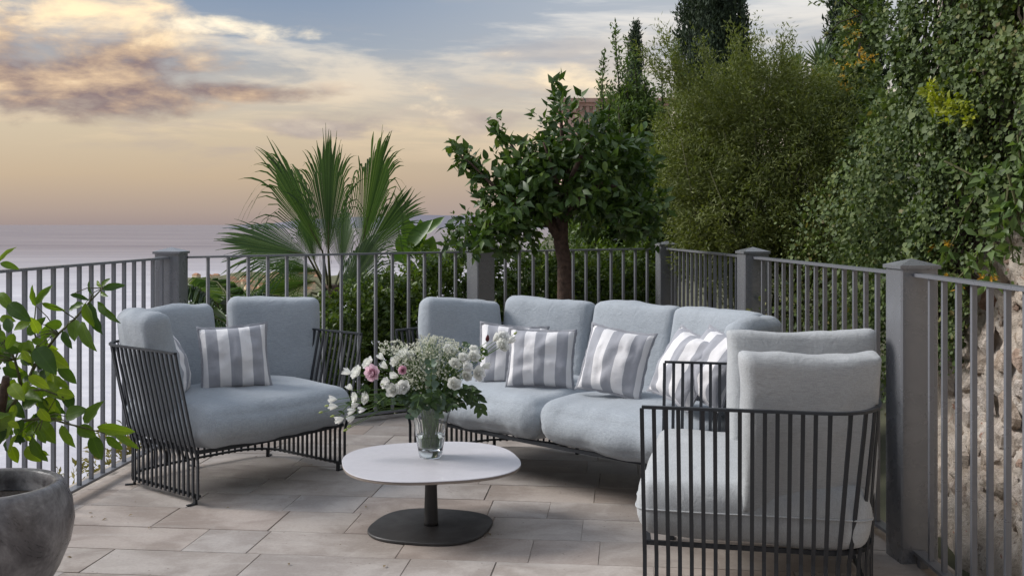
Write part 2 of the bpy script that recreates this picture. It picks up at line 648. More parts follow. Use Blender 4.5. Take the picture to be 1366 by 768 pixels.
def mat_stone_face():
    m, g, b = new_mat('old_wall_mortar')
    geo = g.n('ShaderNodeNewGeometry')
    p = geo.outputs['Position']
    n = g.noise(p, 5, 7, .65, .6)
    n2 = g.noise(p, 26, 6, .72, .9)
    n3 = g.noise(p, 11, 4, .6, 1.5)
    c = g.ramp(n, [(.3, (.52, .43, .35)), (.5, (.64, .56, .48)), (.7, (.70, .64, .58))])
    c = g.mix(g.math('MULTIPLY', g.smooth(n2, .57, .67), .8), c, (.20, .145, .11))
    c = g.mix(g.math('MULTIPLY', g.smooth(n3, .64, .70), .8), c, (.36, .15, .09))
    g.link(c, b.inputs['Base Color'])
    b.inputs['Roughness'].default_value = .95
    b.inputs['Specular IOR Level'].default_value = .1
    bump_to(g, b, g.math('SUBTRACT', n, n2), .8, .03)
    return m


M = {}
M['cushion'] = mat_fabric('slate_linen', (.315, .343, .372))
M['cushion_pale'] = mat_fabric('pale_linen', (.37, .382, .39))
M['stripe'] = mat_stripe('striped_cotton', (.74, .725, .73), (.335, .34, .37))
M['hem'] = mat_fabric('grey_hem', (.27, .275, .30))
M['frame'] = mat_paint('charcoal_metal', (.024, .027, .032), .5, .25, .35)
M['rail'] = mat_paint('grey_rail_paint', (.150, .155, .172), .30, .12, .9)
M['post'] = mat_paint('grey_post_paint', (.150, .154, .166), .25, .09, 1.0)
M['tabletop'] = mat_paint('pale_tabletop', (.52, .505, .53), .36, .10, .5)
M['tableedge'] = mat_simple('tabletop_edge', (.26, .22, .19), .7, .15)
M['tablebase'] = mat_paint('dark_table_metal', (.040, .038, .038), .5, .3, .5)
M['tile'] = mat_tile()
M['mortar'] = mat_simple('mortar', (.33, .29, .25), .95, .75, 5)
M['pot'] = mat_concrete_pot()
M['soil'] = mat_simple('potting_soil', (.022, .017, .014), .95, .6, 60, .8)
M['bark'] = mat_simple('brown_bark', (.085, .055, .042), .9, .45, 30, .8)
M['twig'] = mat_simple('green_twig', (.075, .075, .03), .8, .4, 40, .3)
M['darktwig'] = mat_simple('dark_twig', (.045, .035, .025), .9, .4, 40, .3)
M['glass'] = mat_glass('clear_glass', (.97, .99, .98), 1.45)
M['water'] = mat_glass('vase_water', (.93, .97, .92), 1.33)
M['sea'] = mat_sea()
M['stone'] = mat_stone()
M['plaster'] = mat_stone_face()
M['pale_plaster'] = mat_simple('pale_plaster', (.46, .41, .36), .95, .18, 5, .4)
M['ochre'] = mat_simple('ochre_render', (.42, .22, .045), .9, .4, 5, .4)
M['hill'] = mat_simple('hillside_soil', (.075, .075, .045), .95, .5, 1.5, .5)
M['farhill'] = mat_simple('far_hills', (.155, .148, .178), 1.0, .06, .0003, 0)  # distance haze painted into the base colour
M['coast'] = mat_simple('coast_land', (.105, .105, .05), 1.0, .7, .03, 0)
M['house_pink'] = mat_simple('pink_render', (.50, .34, .28), .9, .12, 3, .2)
M['house_trim'] = mat_simple('terracotta_trim', (.42, .27, .22), .9, .2, 5, .2)
M['house_pale'] = mat_simple('pale_render', (.62, .50, .34), .9, .15, .2, 0)
M['house_roof'] = mat_simple('clay_roof', (.36, .19, .11), .9, .2, .3, 0)
M['front_render'] = mat_simple('grey_white_render', (.50, .50, .50), .9, .1, 2, .1)
M['window_dark'] = mat_paint('window_pane', (.05, .05, .06), .2, .1)
M['lemon_leaf'] = mat_leaf('lemon_leaf', [(.030, .070, .008), (.060, .115, .010), (.10, .17, .012), (.16, .24, .015), (.25, .33, .02)], .38, .4, True, True)
M['citrus_leaf'] = mat_leaf('citrus_leaf', [(.026, .058, .012), (.046, .092, .016), (.078, .135, .022), (.15, .21, .03)], .38, .22, True, True)
M['citrus_cloud'] = mat_leaf('citrus_crown', [(.024, .052, .012), (.044, .084, .016), (.070, .122, .022), (.12, .18, .03)], .42, .22)
M['hedge'] = mat_leaf('hedge_leaf', [(.034, .066, .012), (.060, .100, .016), (.10, .150, .022), (.16, .21, .03)], .45, .3)
M['laurel'] = mat_leaf('laurel_leaf', [(.040, .072, .022), (.072, .118, .030), (.115, .172, .042), (.19, .25, .06)], .6, .28)
M['willow'] = mat_leaf('willow_leaf', [(.070, .092, .022), (.110, .134, .030), (.150, .172, .040), (.20, .215, .05)], .6, .3)
M['cypress'] = mat_leaf('cypress_leaf', [(.020, .036, .020), (.034, .055, .028), (.055, .080, .036)], .7, .1)
M['ivy'] = mat_leaf('ivy_leaf', [(.030, .052, .014), (.060, .095, .026), (.085, .125, .034), (.105, .145, .038), (.14, .175, .045), (.19, .16, .06)], .6, .22)
M['trailing'] = mat_leaf('trailing_leaf', [(.06, .11, .03), (.11, .17, .05), (.17, .24, .08)], .45, .3)
M['blossom'] = mat_leaf('yellow_blossom', [(.45, .22, .03), (.55, .32, .03), (.60, .42, .05)], .6, .3)
M['limeleaf'] = mat_leaf('yellow_green_leaf', [(.18, .22, .02), (.30, .33, .03), (.40, .40, .03)], .5, .4)
M['palm'] = mat_leaf('palm_blade', [(.020, .046, .014), (.038, .078, .022), (.070, .125, .038), (.14, .20, .065)], .42, .28)
M['palm_dry'] = mat_leaf('dry_palm', [(.16, .11, .05), (.24, .17, .08)], .7, .2)
M['banana'] = mat_leaf('broad_leaf', [(.040, .095, .018), (.075, .15, .022), (.14, .22, .03)], .36, .3, True)
M['yucca'] = mat_leaf('spiky_leaf', [(.07, .11, .05), (.11, .16, .07)], .45, .15)
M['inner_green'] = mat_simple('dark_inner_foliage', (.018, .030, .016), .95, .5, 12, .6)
M['scrub'] = mat_leaf('dry_scrub', [(.13, .13, .03), (.24, .20, .05), (.34, .26, .07)], .7, .2)
M['white_petal'] = mat_leaf('white_petal', [(.82, .82, .77), (.87, .87, .83), (.89, .89, .87)], .6, .42, True, False, (1, 1, 1))
M['pink_petal'] = mat_leaf('pink_petal', [(.78, .50, .60), (.86, .66, .73)], .6, .38, True, False, (1, 1, 1))
M['dark_petal'] = mat_simple('maroon_petal', (.09, .015, .02), .5, .3, 30, .2)
M['bud'] = mat_leaf('green_bud', [(.35, .42, .12), (.50, .54, .25)], .55, .25, True)
M['floret'] = mat_leaf('tiny_white_flower', [(.62, .62, .48), (.74, .74, .62), (.80, .80, .72)], .7, .3, False, False, (1, 1, 1))
M['euca'] = mat_leaf('eucalyptus_leaf', [(.075, .125, .090), (.11, .165, .125), (.15, .21, .15)], .55, .15, True)
M['darkleaf'] = mat_leaf('dark_bouquet_leaf', [(.020, .042, .014), (.032, .066, .020), (.06, .11, .03)], .4, .2, True, True)
M['stem'] = mat_simple('flower_stem', (.09, .16, .03), .5, .3, 40, .1)


# ------------------------------------------------------------------ terrace outline (plan)
LEFT_DIR = Vector((.064, .998, 0))
P_LEFT = Vector((-1.925, 5.93, 0))        # corner post
P_BACKMID = Vector((-.215, 7.20, 0))
P_BACKR = Vector((1.20, 8.15, 0))
P_R2 = Vector((1.367, 5.96, 0))
P_R1 = Vector((1.500, 3.94, 0))
P_REND = Vector((1.44, .6, 0))
P_LNEAR = P_LEFT - LEFT_DIR * 5.2

# ------------------------------------------------------------------ setting: sea, hills, ground, floor
def sheet(name, pts, faces, mat, kind='structure', smooth=False):
    me = bpy.data.meshes.new(name)
    me.from_pydata(pts, [], faces)
    if smooth:
        me.polygons.foreach_set('use_smooth', [True] * len(me.polygons))
    o = link_mesh(name, me, mat)
    o['kind'] = kind
    return o


SEA_Z = -80.0
ys = [-3000, -500, 0, 300, 1000, 3000, 10000, 40000, 200000]
xs = [-200000, -40000, -8000, -1500, 0, 1500, 8000, 40000, 200000]
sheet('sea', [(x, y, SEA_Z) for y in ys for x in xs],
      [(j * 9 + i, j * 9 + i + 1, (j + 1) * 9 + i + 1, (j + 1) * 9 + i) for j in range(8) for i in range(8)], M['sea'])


def far_hills():
    pts, fs = [], []
    n = 60
    D = 26000.0
    for i in range(n + 1):
        t = i / n
        px = 330 + t * 460
        prof = math.sin(PI * min(1, t * 1.0)) ** .6
        yy = 299.0 - (2 + 11.5 * min(1, t * 2.2) * (1 - .25 * t)) * min(1, t * 6) + 1.1 * noise.noise((t * 9, 0, 0)) + .4 * noise.noise((t * 33, 3, 0))
        p = W(px, yy, D)
        pts += [(p.x, D, p.z), (p.x, D - 2500, SEA_Z - 1), (p.x * 1.1, D + 3500, SEA_Z - 1)]
        if i:
            a, b = 3 * (i - 1), 3 * i
            fs += [(a, a + 1, b + 1, b), (a + 2, a, b, b + 2)]
    sheet('hills', pts, fs, M['farhill'], smooth=True)


far_hills()


def terrain_z(x, y):
    # level planting bed behind the railing, falling steeply to the sea on the left, rising to the right
    s = (-1.35 - x) + max(0.0, (y - 9.0)) * .10
    if y < 6.3:
        s = max(s, (-2.35 - x))
        s = -2.35 - x
    else:
        k = min(1, (y - 6.3) / 1.5)
        s = (-2.35 * (1 - k) + -1.15 * k) - x + max(0, y - 10) * .15
    z = -.32
    if s > 0:
        z -= min(s, .5) * 1.1 + max(0, s - .5) * 1.15
    if x > 2.0 and y > 5:
        z += min(1.2, (x - 2.0) * .45)
    if y > 12 and x > -1:
        z += min(3.0, (y - 12) * .12)
    z += .06 * noise.noise((x * .9, y * .9, 0))
    return max(z, SEA_Z - 2)


def hillside():
    xs = [-140, -100, -75, -50, -30, -18, -10, -7, -5, -4, -3.2, -2.8, -2.5, -2.3, -2, -1.6, -1.2, -.8, -.4, 0, .5, 1, 1.5, 2, 2.5, 3, 4, 5, 7, 10, 16, 30, 60, 120]
    ys = [-60, -20, -5, 0, 2, 3, 4, 5, 5.6, 6.2, 6.8, 7.4, 8, 8.6, 9.2, 10, 11, 12, 14, 17, 21, 28, 40, 60, 90]
    pts = [(x, y, terrain_z(x, y)) for y in ys for x in xs]
    n = len(xs)
    fs = [(j * n + i, j * n + i + 1, (j + 1) * n + i + 1, (j + 1) * n + i) for j in range(len(ys) - 1) for i in range(n - 1)]
    sheet('hillside', pts, fs, M['hill'], smooth=True)


hillside()


def coast():
    # lit strip of shore far below
    D0, D1 = 1120.0, 1650.0
    pts, fs = [], []
    n, mrows = 26, 6
    for j in range(mrows + 1):
        d = D0 + (D1 - D0) * j / mrows
        for i in range(n + 1):
            t = i / n
            px = 215 + 330 * t
            edge = min(1, t * 5, (1 - t) * 5, j / 1.2, (mrows - j) / 1.0)
            h = -1.0 + edge * (5 + 9 * (noise.noise((t * 6, j * .7, 2)) + .3))
            pts.append(((px - 683) / F_PX * d, d, SEA_Z + h))
    for j in range(mrows):
        for i in range(n):
            a = j * (n + 1) + i
            fs.append((a, a + 1, a + n + 2, a + n + 1))
    sheet('shore', pts, fs, M['coast'], smooth=True)
    rg = random.Random(5)
    hb = MB()
    hb.box((0, 0, 3), (10, 8, 8))
    me_src = hb.build('house', M['house_pale'])
    rb = MB()
    rb.add([(-5.4, -4.4, 7.01), (5.4, -4.4, 7.01), (5.4, 4.4, 7.01), (-5.4, 4.4, 7.01), (-3, 0, 9.4), (3, 0, 9.4)],
           [(0, 1, 5, 4), (1, 2, 5), (2, 3, 4, 5), (3, 0, 4), (3, 2, 1, 0)])
    roof = rb.build('roof', M['house_roof'], me_src)
    first = True
    for k in range(70):
        d = rg.uniform(1190, 1560)
        px = rg.uniform(250, 425)
        o, r2 = me_src, roof
        if not first:
            o = me_src.copy()
            C.objects.link(o)
            r2 = roof.copy()
            C.objects.link(r2)
            r2.parent = o
        first = False
        tag(o, 'tiny pale house of the lit shore town far below the palm', 'house', 'houses of the shore town far below')
        o.location = ((px - 683) / F_PX * d, d, SEA_Z + rg.uniform(1.5, 5))
        o.rotation_euler = (0, 0, rg.uniform(0, PI))
        s = rg.uniform(.45, 1.1)
        o.scale = (s, s, s * rg.uniform(.8, 1.3))


coast()

# ------------------------------------------------------------------ terrace floor of stone tiles
def clip_poly(poly, a, b):
    """Keep the part of poly left of the line a->b."""
    out = []
    n = len(poly)
    def side(p):
        return (b[0] - a[0]) * (p[1] - a[1]) - (b[1] - a[1]) * (p[0] - a[0])
    for i in range(n):
        p, q = poly[i], poly[(i + 1) % n]
        sp, sq = side(p), side(q)
        if sp >= 0:
            out.append(p)
        if (sp >= 0) != (sq >= 0):
            t = sp / (sp - sq)
            out.append((p[0] + (q[0] - p[0]) * t, p[1] + (q[1] - p[1]) * t))
    return out


def inset_line(p, q, off):
    d = (q - p).normalized()
    nrm = Vector((d.y, -d.x, 0))
    return (p + nrm * off), (q + nrm * off)


def build_floor():
    # outline runs counter-clockwise: near right, up the right railing, along the back, down the left
    ring = [Vector((1.55, -1.5, 0)), P_REND + Vector((.11, 0, 0)), P_R1 + Vector((.11, 0, 0)), P_R2 + Vector((.11, 0, 0)), P_BACKR + Vector((.13, .16, 0)),
            P_LEFT + Vector((-.14, .17, 0)), P_LNEAR + Vector((-.14, 0, 0)), Vector((-2.6, -1.5, 0))]
    slab = MB()
    n = len(ring)
    top = [(p.x, p.y, -.0045) for p in ring]
    bot = [(p.x, p.y, -.9) for p in ring]
    slab.add(top + bot, [tuple(range(n)), tuple(range(2 * n - 1, n - 1, -1))] + [(i + n, (i + 1) % n + n, (i + 1) % n, i) for i in range(n)])
    floor = slab.build('floor', M['mortar'])
    floor['kind'] = 'structure'
    rg = random.Random(11)
    yaw = R(-6.0)
    ca, sa = math.cos(yaw), math.sin(yaw)
    hull = [(p.x, p.y) for p in ring]
    v = 1.9
    cnt = 0
    while v < 9.2:
        h = rg.choice([.24, .27, .28, .29, .30])
        u = -3.2 + rg.uniform(0, .5)
        while u < 3.2:
            w = rg.choice([.26, .32, .38, .44, .50, .58])
            g = .0014
            q = [(u + g, v + g), (u + w - g, v + g), (u + w - g, v + h - g), (u + g, v + h - g)]
            q = [(a + rg.uniform(-.0025, .0025), b + rg.uniform(-.0025, .0025)) for a, b in q]
            q = [(a * ca - b * sa, a * sa + b * ca) for a, b in q]
            u += w
            for i in range(len(hull)):
                if not q:
                    break
                q = clip_poly(q, hull[i], hull[(i + 1) % len(hull)])
            if len(q) < 3:
                continue
            ar = abs(sum(q[i][0] * q[(i + 1) % len(q)][1] - q[(i + 1) % len(q)][0] * q[i][1] for i in range(len(q)))) / 2
            if ar < .004:
                continue
            cxm = sum(p[0] for p in q) / len(q)
            cym = sum(p[1] for p in q) / len(q)
            if cym < 3.0 and False:
                continue
            zt = rg.uniform(-.0008, .0016)
            tx, ty = rg.uniform(-.0025, .0025), rg.uniform(-.0025, .0025)
            k = len(q)
            def zz(p):
                return zt + tx * (p[0] - cxm) + ty * (p[1] - cym)
            ins = [(p[0] + (cxm - p[0]) * .005 + rg.uniform(-.001, .001), p[1] + (cym - p[1]) * .008 + rg.uniform(-.001, .001)) for p in q]
            vs = [(p[0], p[1], -.012) for p in q] + [(p[0], p[1], zz(p) - .0025) for p in q] + [(p[0], p[1], zz(p)) for p in ins]
            fs = [(i, (i + 1) % k, (i + 1) % k + k, i + k) for i in range(k)] + [(i + k, (i + 1) % k + k, (i + 1) % k + 2 * k, i + 2 * k) for i in range(k)]
            fs.append(tuple(2 * k + i for i in range(k)))
            t = MB()
            t.add(vs, fs)
            t.build('tile', M['tile'], floor)
            cnt += 1
        v += h
    print('tiles', cnt)
    return floor


floor = build_floor()

def litter():
    r = np.random.default_rng(3)
    n = 70
    t = r.uniform(0, 1, n)
    y = 3.6 + t * 3.0
    x = -1.95 + np.abs(r.normal(0, .22, n)) + (y - 5) * .03
    x[50:] = r.uniform(-1.6, 1.2, 20)
    y[50:] = r.uniform(3.7, 6.0, 20)
    pos = np.stack([x, y, np.full(n, .004)], 1)
    d = np.stack([r.normal(0, 1, n), r.normal(0, 1, n), r.normal(0, .1, n)], 1)
    L = r.uniform(.008, .028, n)
    me = leaf_mesh('fallen_leaves', pos, d, np.tile([[0, 0, 1.]], (n, 1)) + r.normal(0, .2, (n, 3)), L, L * .45, r.uniform(0, 1, n), 'leaf', .15)
    o = link_mesh('fallen_leaves', me, M['palm_dry'])
    tag(o, 'scatter of tiny dry leaves and grit on the paving', 'leaves', None, 'stuff')


litter()

# ------------------------------------------------------------------ railings
RAIL_T, RAIL_B = 1.07, .045
PW = .141


def shared_box(name, s, mat, bevel=.0):
    b = MB()
    b.box((0, 0, s[2] / 2), s)
    me = bpy.data.meshes.new(name)
    me.from_pydata(b.v, [], b.f)
    me.materials.append(mat)
    return me


BAL_ME = shared_box('baluster', (.0165, .0165, RAIL_T - RAIL_B - .018), M['rail'])
POST_ME = {}


def post_mesh():
    w, h = PW / 2, 1.085
    e = .006
    vs, fs = [], []
    ring = [(-w + e, -w), (w - e, -w), (w, -w + e), (w, w - e), (w - e, w), (-w + e, w), (-w, w - e), (-w, -w + e)]
    for z in (0.0, h):
        vs += [(x, y, z) for x, y in ring]
    fs = [(i, (i + 1) % 8, (i + 1) % 8 + 8, i + 8) for i in range(8)] + [tuple(range(8, 16))]
    me = bpy.data.meshes.new('post')
    me.from_pydata(vs, [], fs)
    me.materials.append(M['post'])
    c = PW / 2 + .007
    vs = [(-c, -c, h + .001), (c, -c, h + .001), (c, c, h + .001), (-c, c, h + .001), (-c, -c, h + .014), (c, -c, h + .014), (c, c, h + .014), (-c, c, h + .014), (0, 0, h + .038)]
    fs = [(3, 2, 1, 0), (0, 1, 5, 4), (1, 2, 6, 5), (2, 3, 7, 6), (3, 0, 4, 7), (4, 5, 8), (5, 6, 8), (6, 7, 8), (7, 4, 8)]
    mc = bpy.data.meshes.new('cap')
    mc.from_pydata(vs, [], fs)
    mc.materials.append(M['post'])
    b = MB()
    b.box((0, 0, .004), (PW + .07, PW + .07, .008))
    return me, mc


POST_ME, CAP_ME = post_mesh()


def add_post(root, p, rz):
    o = bpy.data.objects.new('post', POST_ME)
    C.objects.link(o)
    o.parent = root
    o.location = p - root.location
    o.rotation_euler = (0, 0, rz)
    c = bpy.data.objects.new('cap', CAP_ME)
    C.objects.link(c)
    c.parent = o
    return o


def rail_run(root, a, b, trim_a, trim_b, spacing=.119, start=None):
    d = (b - a).normalized()
    L = (b - a).length
    p0, p1 = a + d * trim_a, b - d * trim_b
    perp = Vector((-d.y, d.x, 0))
    t = MB()
    t.sweep([p0 + Vector((0, 0, RAIL_T - .006)), p1 + Vector((0, 0, RAIL_T - .006))], perp, .042, .012)
    t.build('top_rail', M['rail'], root, world=True)
    t = MB()
    t.sweep([p0 + Vector((0, 0, RAIL_B)), p1 + Vector((0, 0, RAIL_B))], perp, .042, .012)
    for q in (p0 + d * .04, p1 - d * .04):
        t.box((q.x, q.y, .019), (.03, .03, .040), math.atan2(d.y, d.x))
    t.build('bottom_rail', M['rail'], root, world=True)
    l2 = (p1 - p0).length
    n = max(1, int(round(l2 / spacing)) - 1)
    st = l2 / (n + 1)
    ang = math.atan2(d.y, d.x)
    for i in range(n):
        q = p0 + d * (st * (i + 1))
        o = bpy.data.objects.new('baluster', BAL_ME)
        C.objects.link(o)
        o.parent = root
        o.location = Vector((q.x, q.y, RAIL_B + .0065)) - root.location
        o.rotation_euler = (0, 0, ang)


GR = 'grey metal railings round the terrace'
r_left = thing('terrace_railing', 'grey metal railing along the sea side, behind the potted lemon plant', 'railing', P_LNEAR, 0, GR)
rail_run(r_left, P_LNEAR, P_LEFT, .05, .02)
add_post(r_left, P_LNEAR + Vector((0, -.03, 0)), R(0))
r_back = thing('terrace_railing', 'grey metal railing across the back, in front of the palm and the citrus tree', 'railing', P_LEFT, 0, GR)
rail_run(r_back, P_LEFT, P_BACKMID, .09, .085)
rail_run(r_back, P_BACKMID, P_BACKR, .085, .08)
add_post(r_back, P_LEFT, R(-4))
add_post(r_back, P_BACKMID, R(35.5))
r_right = thing('terrace_railing', 'grey metal railing on the right, running past the ivy and the stone wall', 'railing', P_BACKR, 0, GR)
rail_run(r_right, P_BACKR, P_R2, .075, .075)
rail_run(r_right, P_R2, P_R1, .075, .075)
rail_run(r_right, P_R1, P_REND, .072, .02)
add_post(r_right, P_BACKR, R(7))
add_post(r_right, P_R2, R(5.5))
add_post(r_right, P_R1, R(3.8))


# ------------------------------------------------------------------ cushions
def cushion_mesh(name, w, d, t, r, bulge=.25, puff=.03, wr=.006, seed=0, N=18, pinch=.0, nose=0.0):
    """A soft rounded block, centre at the origin; w along x, d along y, t along z."""
    half = Vector((w / 2, d / 2, t / 2))
    s = [math.sin(PI / 2 * (-1 + 2 * i / N)) * .55 + (-1 + 2 * i / N) * .45 for i in range(N + 1)]
    nt_ = 6
    s2 = [-1 + 2 * i / nt_ for i in range(nt_ + 1)]
    idx, V, Fs = {}, [], []

    def vid(p):
        k = (round(p[0], 5), round(p[1], 5), round(p[2], 5))
        if k not in idx:
            idx[k] = len(V)
            V.append(p)
        return idx[k]

    def grid(A, B, fn, flip):
        for i in range(len(A) - 1):
            for j in range(len(B) - 1):
                q = [vid(fn(A[i], B[j])), vid(fn(A[i + 1], B[j])), vid(fn(A[i + 1], B[j + 1])), vid(fn(A[i], B[j + 1]))]
                Fs.append(tuple(reversed(q)) if flip else tuple(q))
    grid(s, s, lambda a, b: (a, b, 1.0), False)
    grid(s, s, lambda a, b: (a, b, -1.0), True)
    grid(s, s2, lambda a, b: (a, -1.0, b), False)
    grid(s, s2, lambda a, b: (a, 1.0, b), True)
    grid(s, s2, lambda a, b: (1.0, a, b), False)
    grid(s, s2, lambda a, b: (-1.0, a, b), True)
    out = []
    so = Vector((seed * 3.17, seed * 1.3, seed * 7.7))
    for px, py, pz in V:
        q = Vector((px * half.x, py * half.y, pz * half.z))
        rv = Vector((r, r, half.z * .96))
        inn = Vector([max(-(half[k] - rv[k]), min(half[k] - rv[k], q[k])) for k in range(3)])
        dv = Vector([(q[k] - inn[k]) / rv[k] for k in range(3)])
        dn = dv.normalized() if dv.length > 1e-9 else Vector((0, 0, 1 if pz > 0 else -1))
        q = inn + Vector([dn[k] * rv[k] for k in range(3)]) if dv.length > 1e-9 else q
        cx, cy = (1 - px * px), (1 - py * py)
        q.z *= (1 - bulge) + bulge * 1.5 * (max(cx, 0) ** .5) * (max(cy, 0) ** .5)
        q.x *= 1 + puff * cy
        q.y *= 1 + puff * cx
        if pinch:
            q.x *= 1 - pinch * (py * py) * .5
            q.y *= 1 - pinch * (px * px) * .5
        if nose and py < 0:
            q.z -= nose * py * py * (.5 + .5 * pz) * cx
        nz = noise.noise(q * 4.5 + so) * 2.4 + noise.noise(Vector((q.x * 15, q.y * 4, q.z * 13)) + so) * 1.0
        if nose:
            nz -= 1.5 * max(0, .35 - abs(noise.noise(Vector((q.x * 9 + q.y * 2, q.y * 2.2, 3.3)) + so))) * max(0, -py) ** 1.2
        edge = 1 - .4 * min(max(cx, 0), max(cy, 0))
        q += dn * wr * nz * edge
        out.append(q)
    me = bpy.data.meshes.new(name)
    me.from_pydata(out, [], Fs)
    me.polygons.foreach_set('use_smooth', [True] * len(me.polygons))
    ring = [i for i, p in enumerate(V) if abs(p[2]) < 1e-6]
    ring.sort(key=lambda i: math.atan2(V[i][1], V[i][0]))
    SEAMS[me.name] = [tuple(out[i] * 1.003) for i in ring + ring[:1]]
    return me


SEAMS = {}


def add_seam(o, mat):
    b = MB()
    b.tube(SEAMS[o.data.name], .0032, 5, cap=False)
    b.build('seam', mat, o, smooth=True)


def place_frame(o, loc, xdir, up, flip=False):
    """Local x along xdir, local y along up, local z = face normal."""
    x = Vector(xdir).normalized()
    y = Vector(up)
    y = (y - x * y.dot(x)).normalized()
    z = x.cross(y)
    m = Matrix((x, y, z)).transposed().to_4x4()
    m.translation = Vector(loc)
    o.matrix_basis = m
    return o


# ------------------------------------------------------------------ slatted seats
SLAT_H0, SLAT_KNEE, SLAT_TOP, FLARE = .03, .23, .684, .105


def slat_mesh():
    b = MB()
    pts, w = [], .0125
    pts.append((0, 0, SLAT_H0))
    pts.append((0, 0, SLAT_KNEE - .03))
    for i in range(1, 9):
        s = i / 8
        z = SLAT_KNEE - .03 + (SLAT_TOP - SLAT_KNEE + .03) * s
        off = FLARE * (s * 1.18 - .18 * s * s) if s > .12 else FLARE * s * .9
        off = FLARE * (1 - (1 - s) ** 1.35) * (1 - .12 * math.sin(PI * s))
        pts.append((off, 0, z))
    b.sweep(pts, (0, 1, 0), w, .007)
    me = bpy.data.meshes.new('slat')
    me.from_pydata(b.v, [], b.f)
    me.materials.append(M['frame'])
    return me


SLAT_ME = slat_mesh()


def u_path(Wd, D, r, bulge, n=40):
    raw = []
    for i in range(20):
        raw.append((0.0, (D - r) * i / 20))
    for i in range(20):
        q = PI / 2 * i / 20
        raw.append((r - r * math.cos(q), D - r + r * math.sin(q)))
    for i in range(n + 1):
        raw.append((r + (Wd - 2 * r) * i / n, D))
    for i in range(1, 20):
        q = PI / 2 * i / 20
        raw.append((Wd - r + r * math.sin(q), D - r + r * math.cos(q)))
    for i in range(21):
        raw.append((Wd, (D - r) * (1 - i / 20)))
    out = []
    for x, y in raw:
        k = (y / D) ** 2
        out.append(Vector((x, y + bulge * k * (1 - ((x - Wd / 2) / (Wd / 2)) ** 2), 0)))
    return out


def resample(path, step):
    acc = [0.0]
    for a, b in zip(path, path[1:]):
        acc.append(acc[-1] + (b - a).length)
    L = acc[-1]
    n = int(round(L / step))
    res = []
    for k in range(n + 1):
        s = L * k / n
        i = 0
        while i < len(acc) - 2 and acc[i + 1] < s:
            i += 1
        f = (s - acc[i]) / max(acc[i + 1] - acc[i], 1e-9)
        p = path[i].lerp(path[i + 1], f)
        t = (path[i + 1] - path[i]).normalized()
        res.append((p, Vector((-t.y, t.x, 0))))   # outward normal
    return res


def flare_k(q):
    return .14 + .94 * abs(q.x) ** 2.4


def seat_frame(root, Wd, D, r, bulge, step, foot_idx):
    path = u_path(Wd, D, r, bulge)
    sm = resample(path, step)
    for p, nn in sm:
        o = bpy.data.objects.new('slat', SLAT_ME)
        C.objects.link(o)
        o.parent = root
        o.location = p
        o.rotation_euler = (0, 0, math.atan2(nn.y, nn.x))
        o.scale = (flare_k(nn), 1, 1)
    fine = resample(path, .02)
    pp = [p for p, _ in fine]
    nn = [q for _, q in fine]
    b = MB()
    b.sweep([p + q * FLARE * flare_k(q) + Vector((0, 0, SLAT_TOP + .004)) for p, q in fine], nn, .017, .009)
    b.build('top_rail', M['frame'], root)
    b = MB()
    b.sweep([p - q * .011 + Vector((0, 0, .042)) for p, q in fine], nn, .012, .010)
    b.build('bottom_rail', M['frame'], root)
    b = MB()
    ins = [p - q * .011 + Vector((0, 0, .236)) for p, q in fine]
    b.sweep(ins, nn, .012, .014)
    f0, f1 = ins[0], ins[-1]
    mid = [f0.lerp(f1, t / 12) + Vector((0, .012 - .03 * math.sin(PI * t / 12), 0)) for t in range(13)]
    b.sweep(mid, (0, 1, 0), .014, .016)
    nb = max(3, int(Wd / .2))
    for k in range(1, nb):
        x = Wd * k / nb
        ymax = D + bulge * (1 - ((x - Wd / 2) / (Wd / 2)) ** 2) - .02
        b.sweep([(x, 0.0, .233), (x, ymax, .233)], (1, 0, 0), .022, .006)
    b.build('seat_frame', M['frame'], root)
    n = len(sm)
    for k in foot_idx(n):
        p, q = sm[k]
        b = MB()
        ang = math.atan2(q.y, q.x)
        b.box((p.x - q.x * .012, p.y - q.y * .012, .022), (.012, .016, .044), ang)
        b.box((p.x + q.x * .006, p.y + q.y * .006, .003), (.05, .016, .006), ang)
        b.build('foot', M['frame'], root)
    return sm


def put_cushion(root, name, me, mat, loc, ang, tilt, roll=0.0):
    """A standing cushion: local x its width, y its height, z its front; ang = direction the front faces in the seat's plan."""
    me.materials.append(mat)
    o = bpy.data.objects.new(name, me)
    C.objects.link(o)
    o.parent = root
    f = Vector((math.cos(ang), math.sin(ang), 0))
    up = Vector((0, 0, 1)) * math.cos(tilt) - f * math.sin(tilt)
    nrm = f * math.cos(tilt) + Vector((0, 0, 1)) * math.sin(tilt)
    x = up.cross(nrm)
    if roll:
        rm = Matrix.Rotation(roll, 3, nrm)
        x = rm @ x
        up = rm @ up
    m = Matrix((x, up, nrm)).transposed().to_4x4()
    m.translation = Vector(loc)
    o.matrix_basis = m
    return o


def flat_cushion(root, me, mat, loc, rz=0.0):
    me.materials.append(mat)
    o = bpy.data.objects.new('seat_cushion', me)
    C.objects.link(o)
    o.parent = root
    o.location = loc
    o.rotation_euler = (0, 0, rz)
    if mat is M['cushion_pale']:
        add_seam(o, mat)
    return o


def seat_root(name, label, cat, O, Fdir, group=None):
    a = math.atan2(Fdir[1], Fdir[0]) + PI / 2
    return thing(name, label, cat, (O[0], O[1], 0), a, group)


def local_ang(root, world_ang):
    return world_ang - root.rotation_euler.z


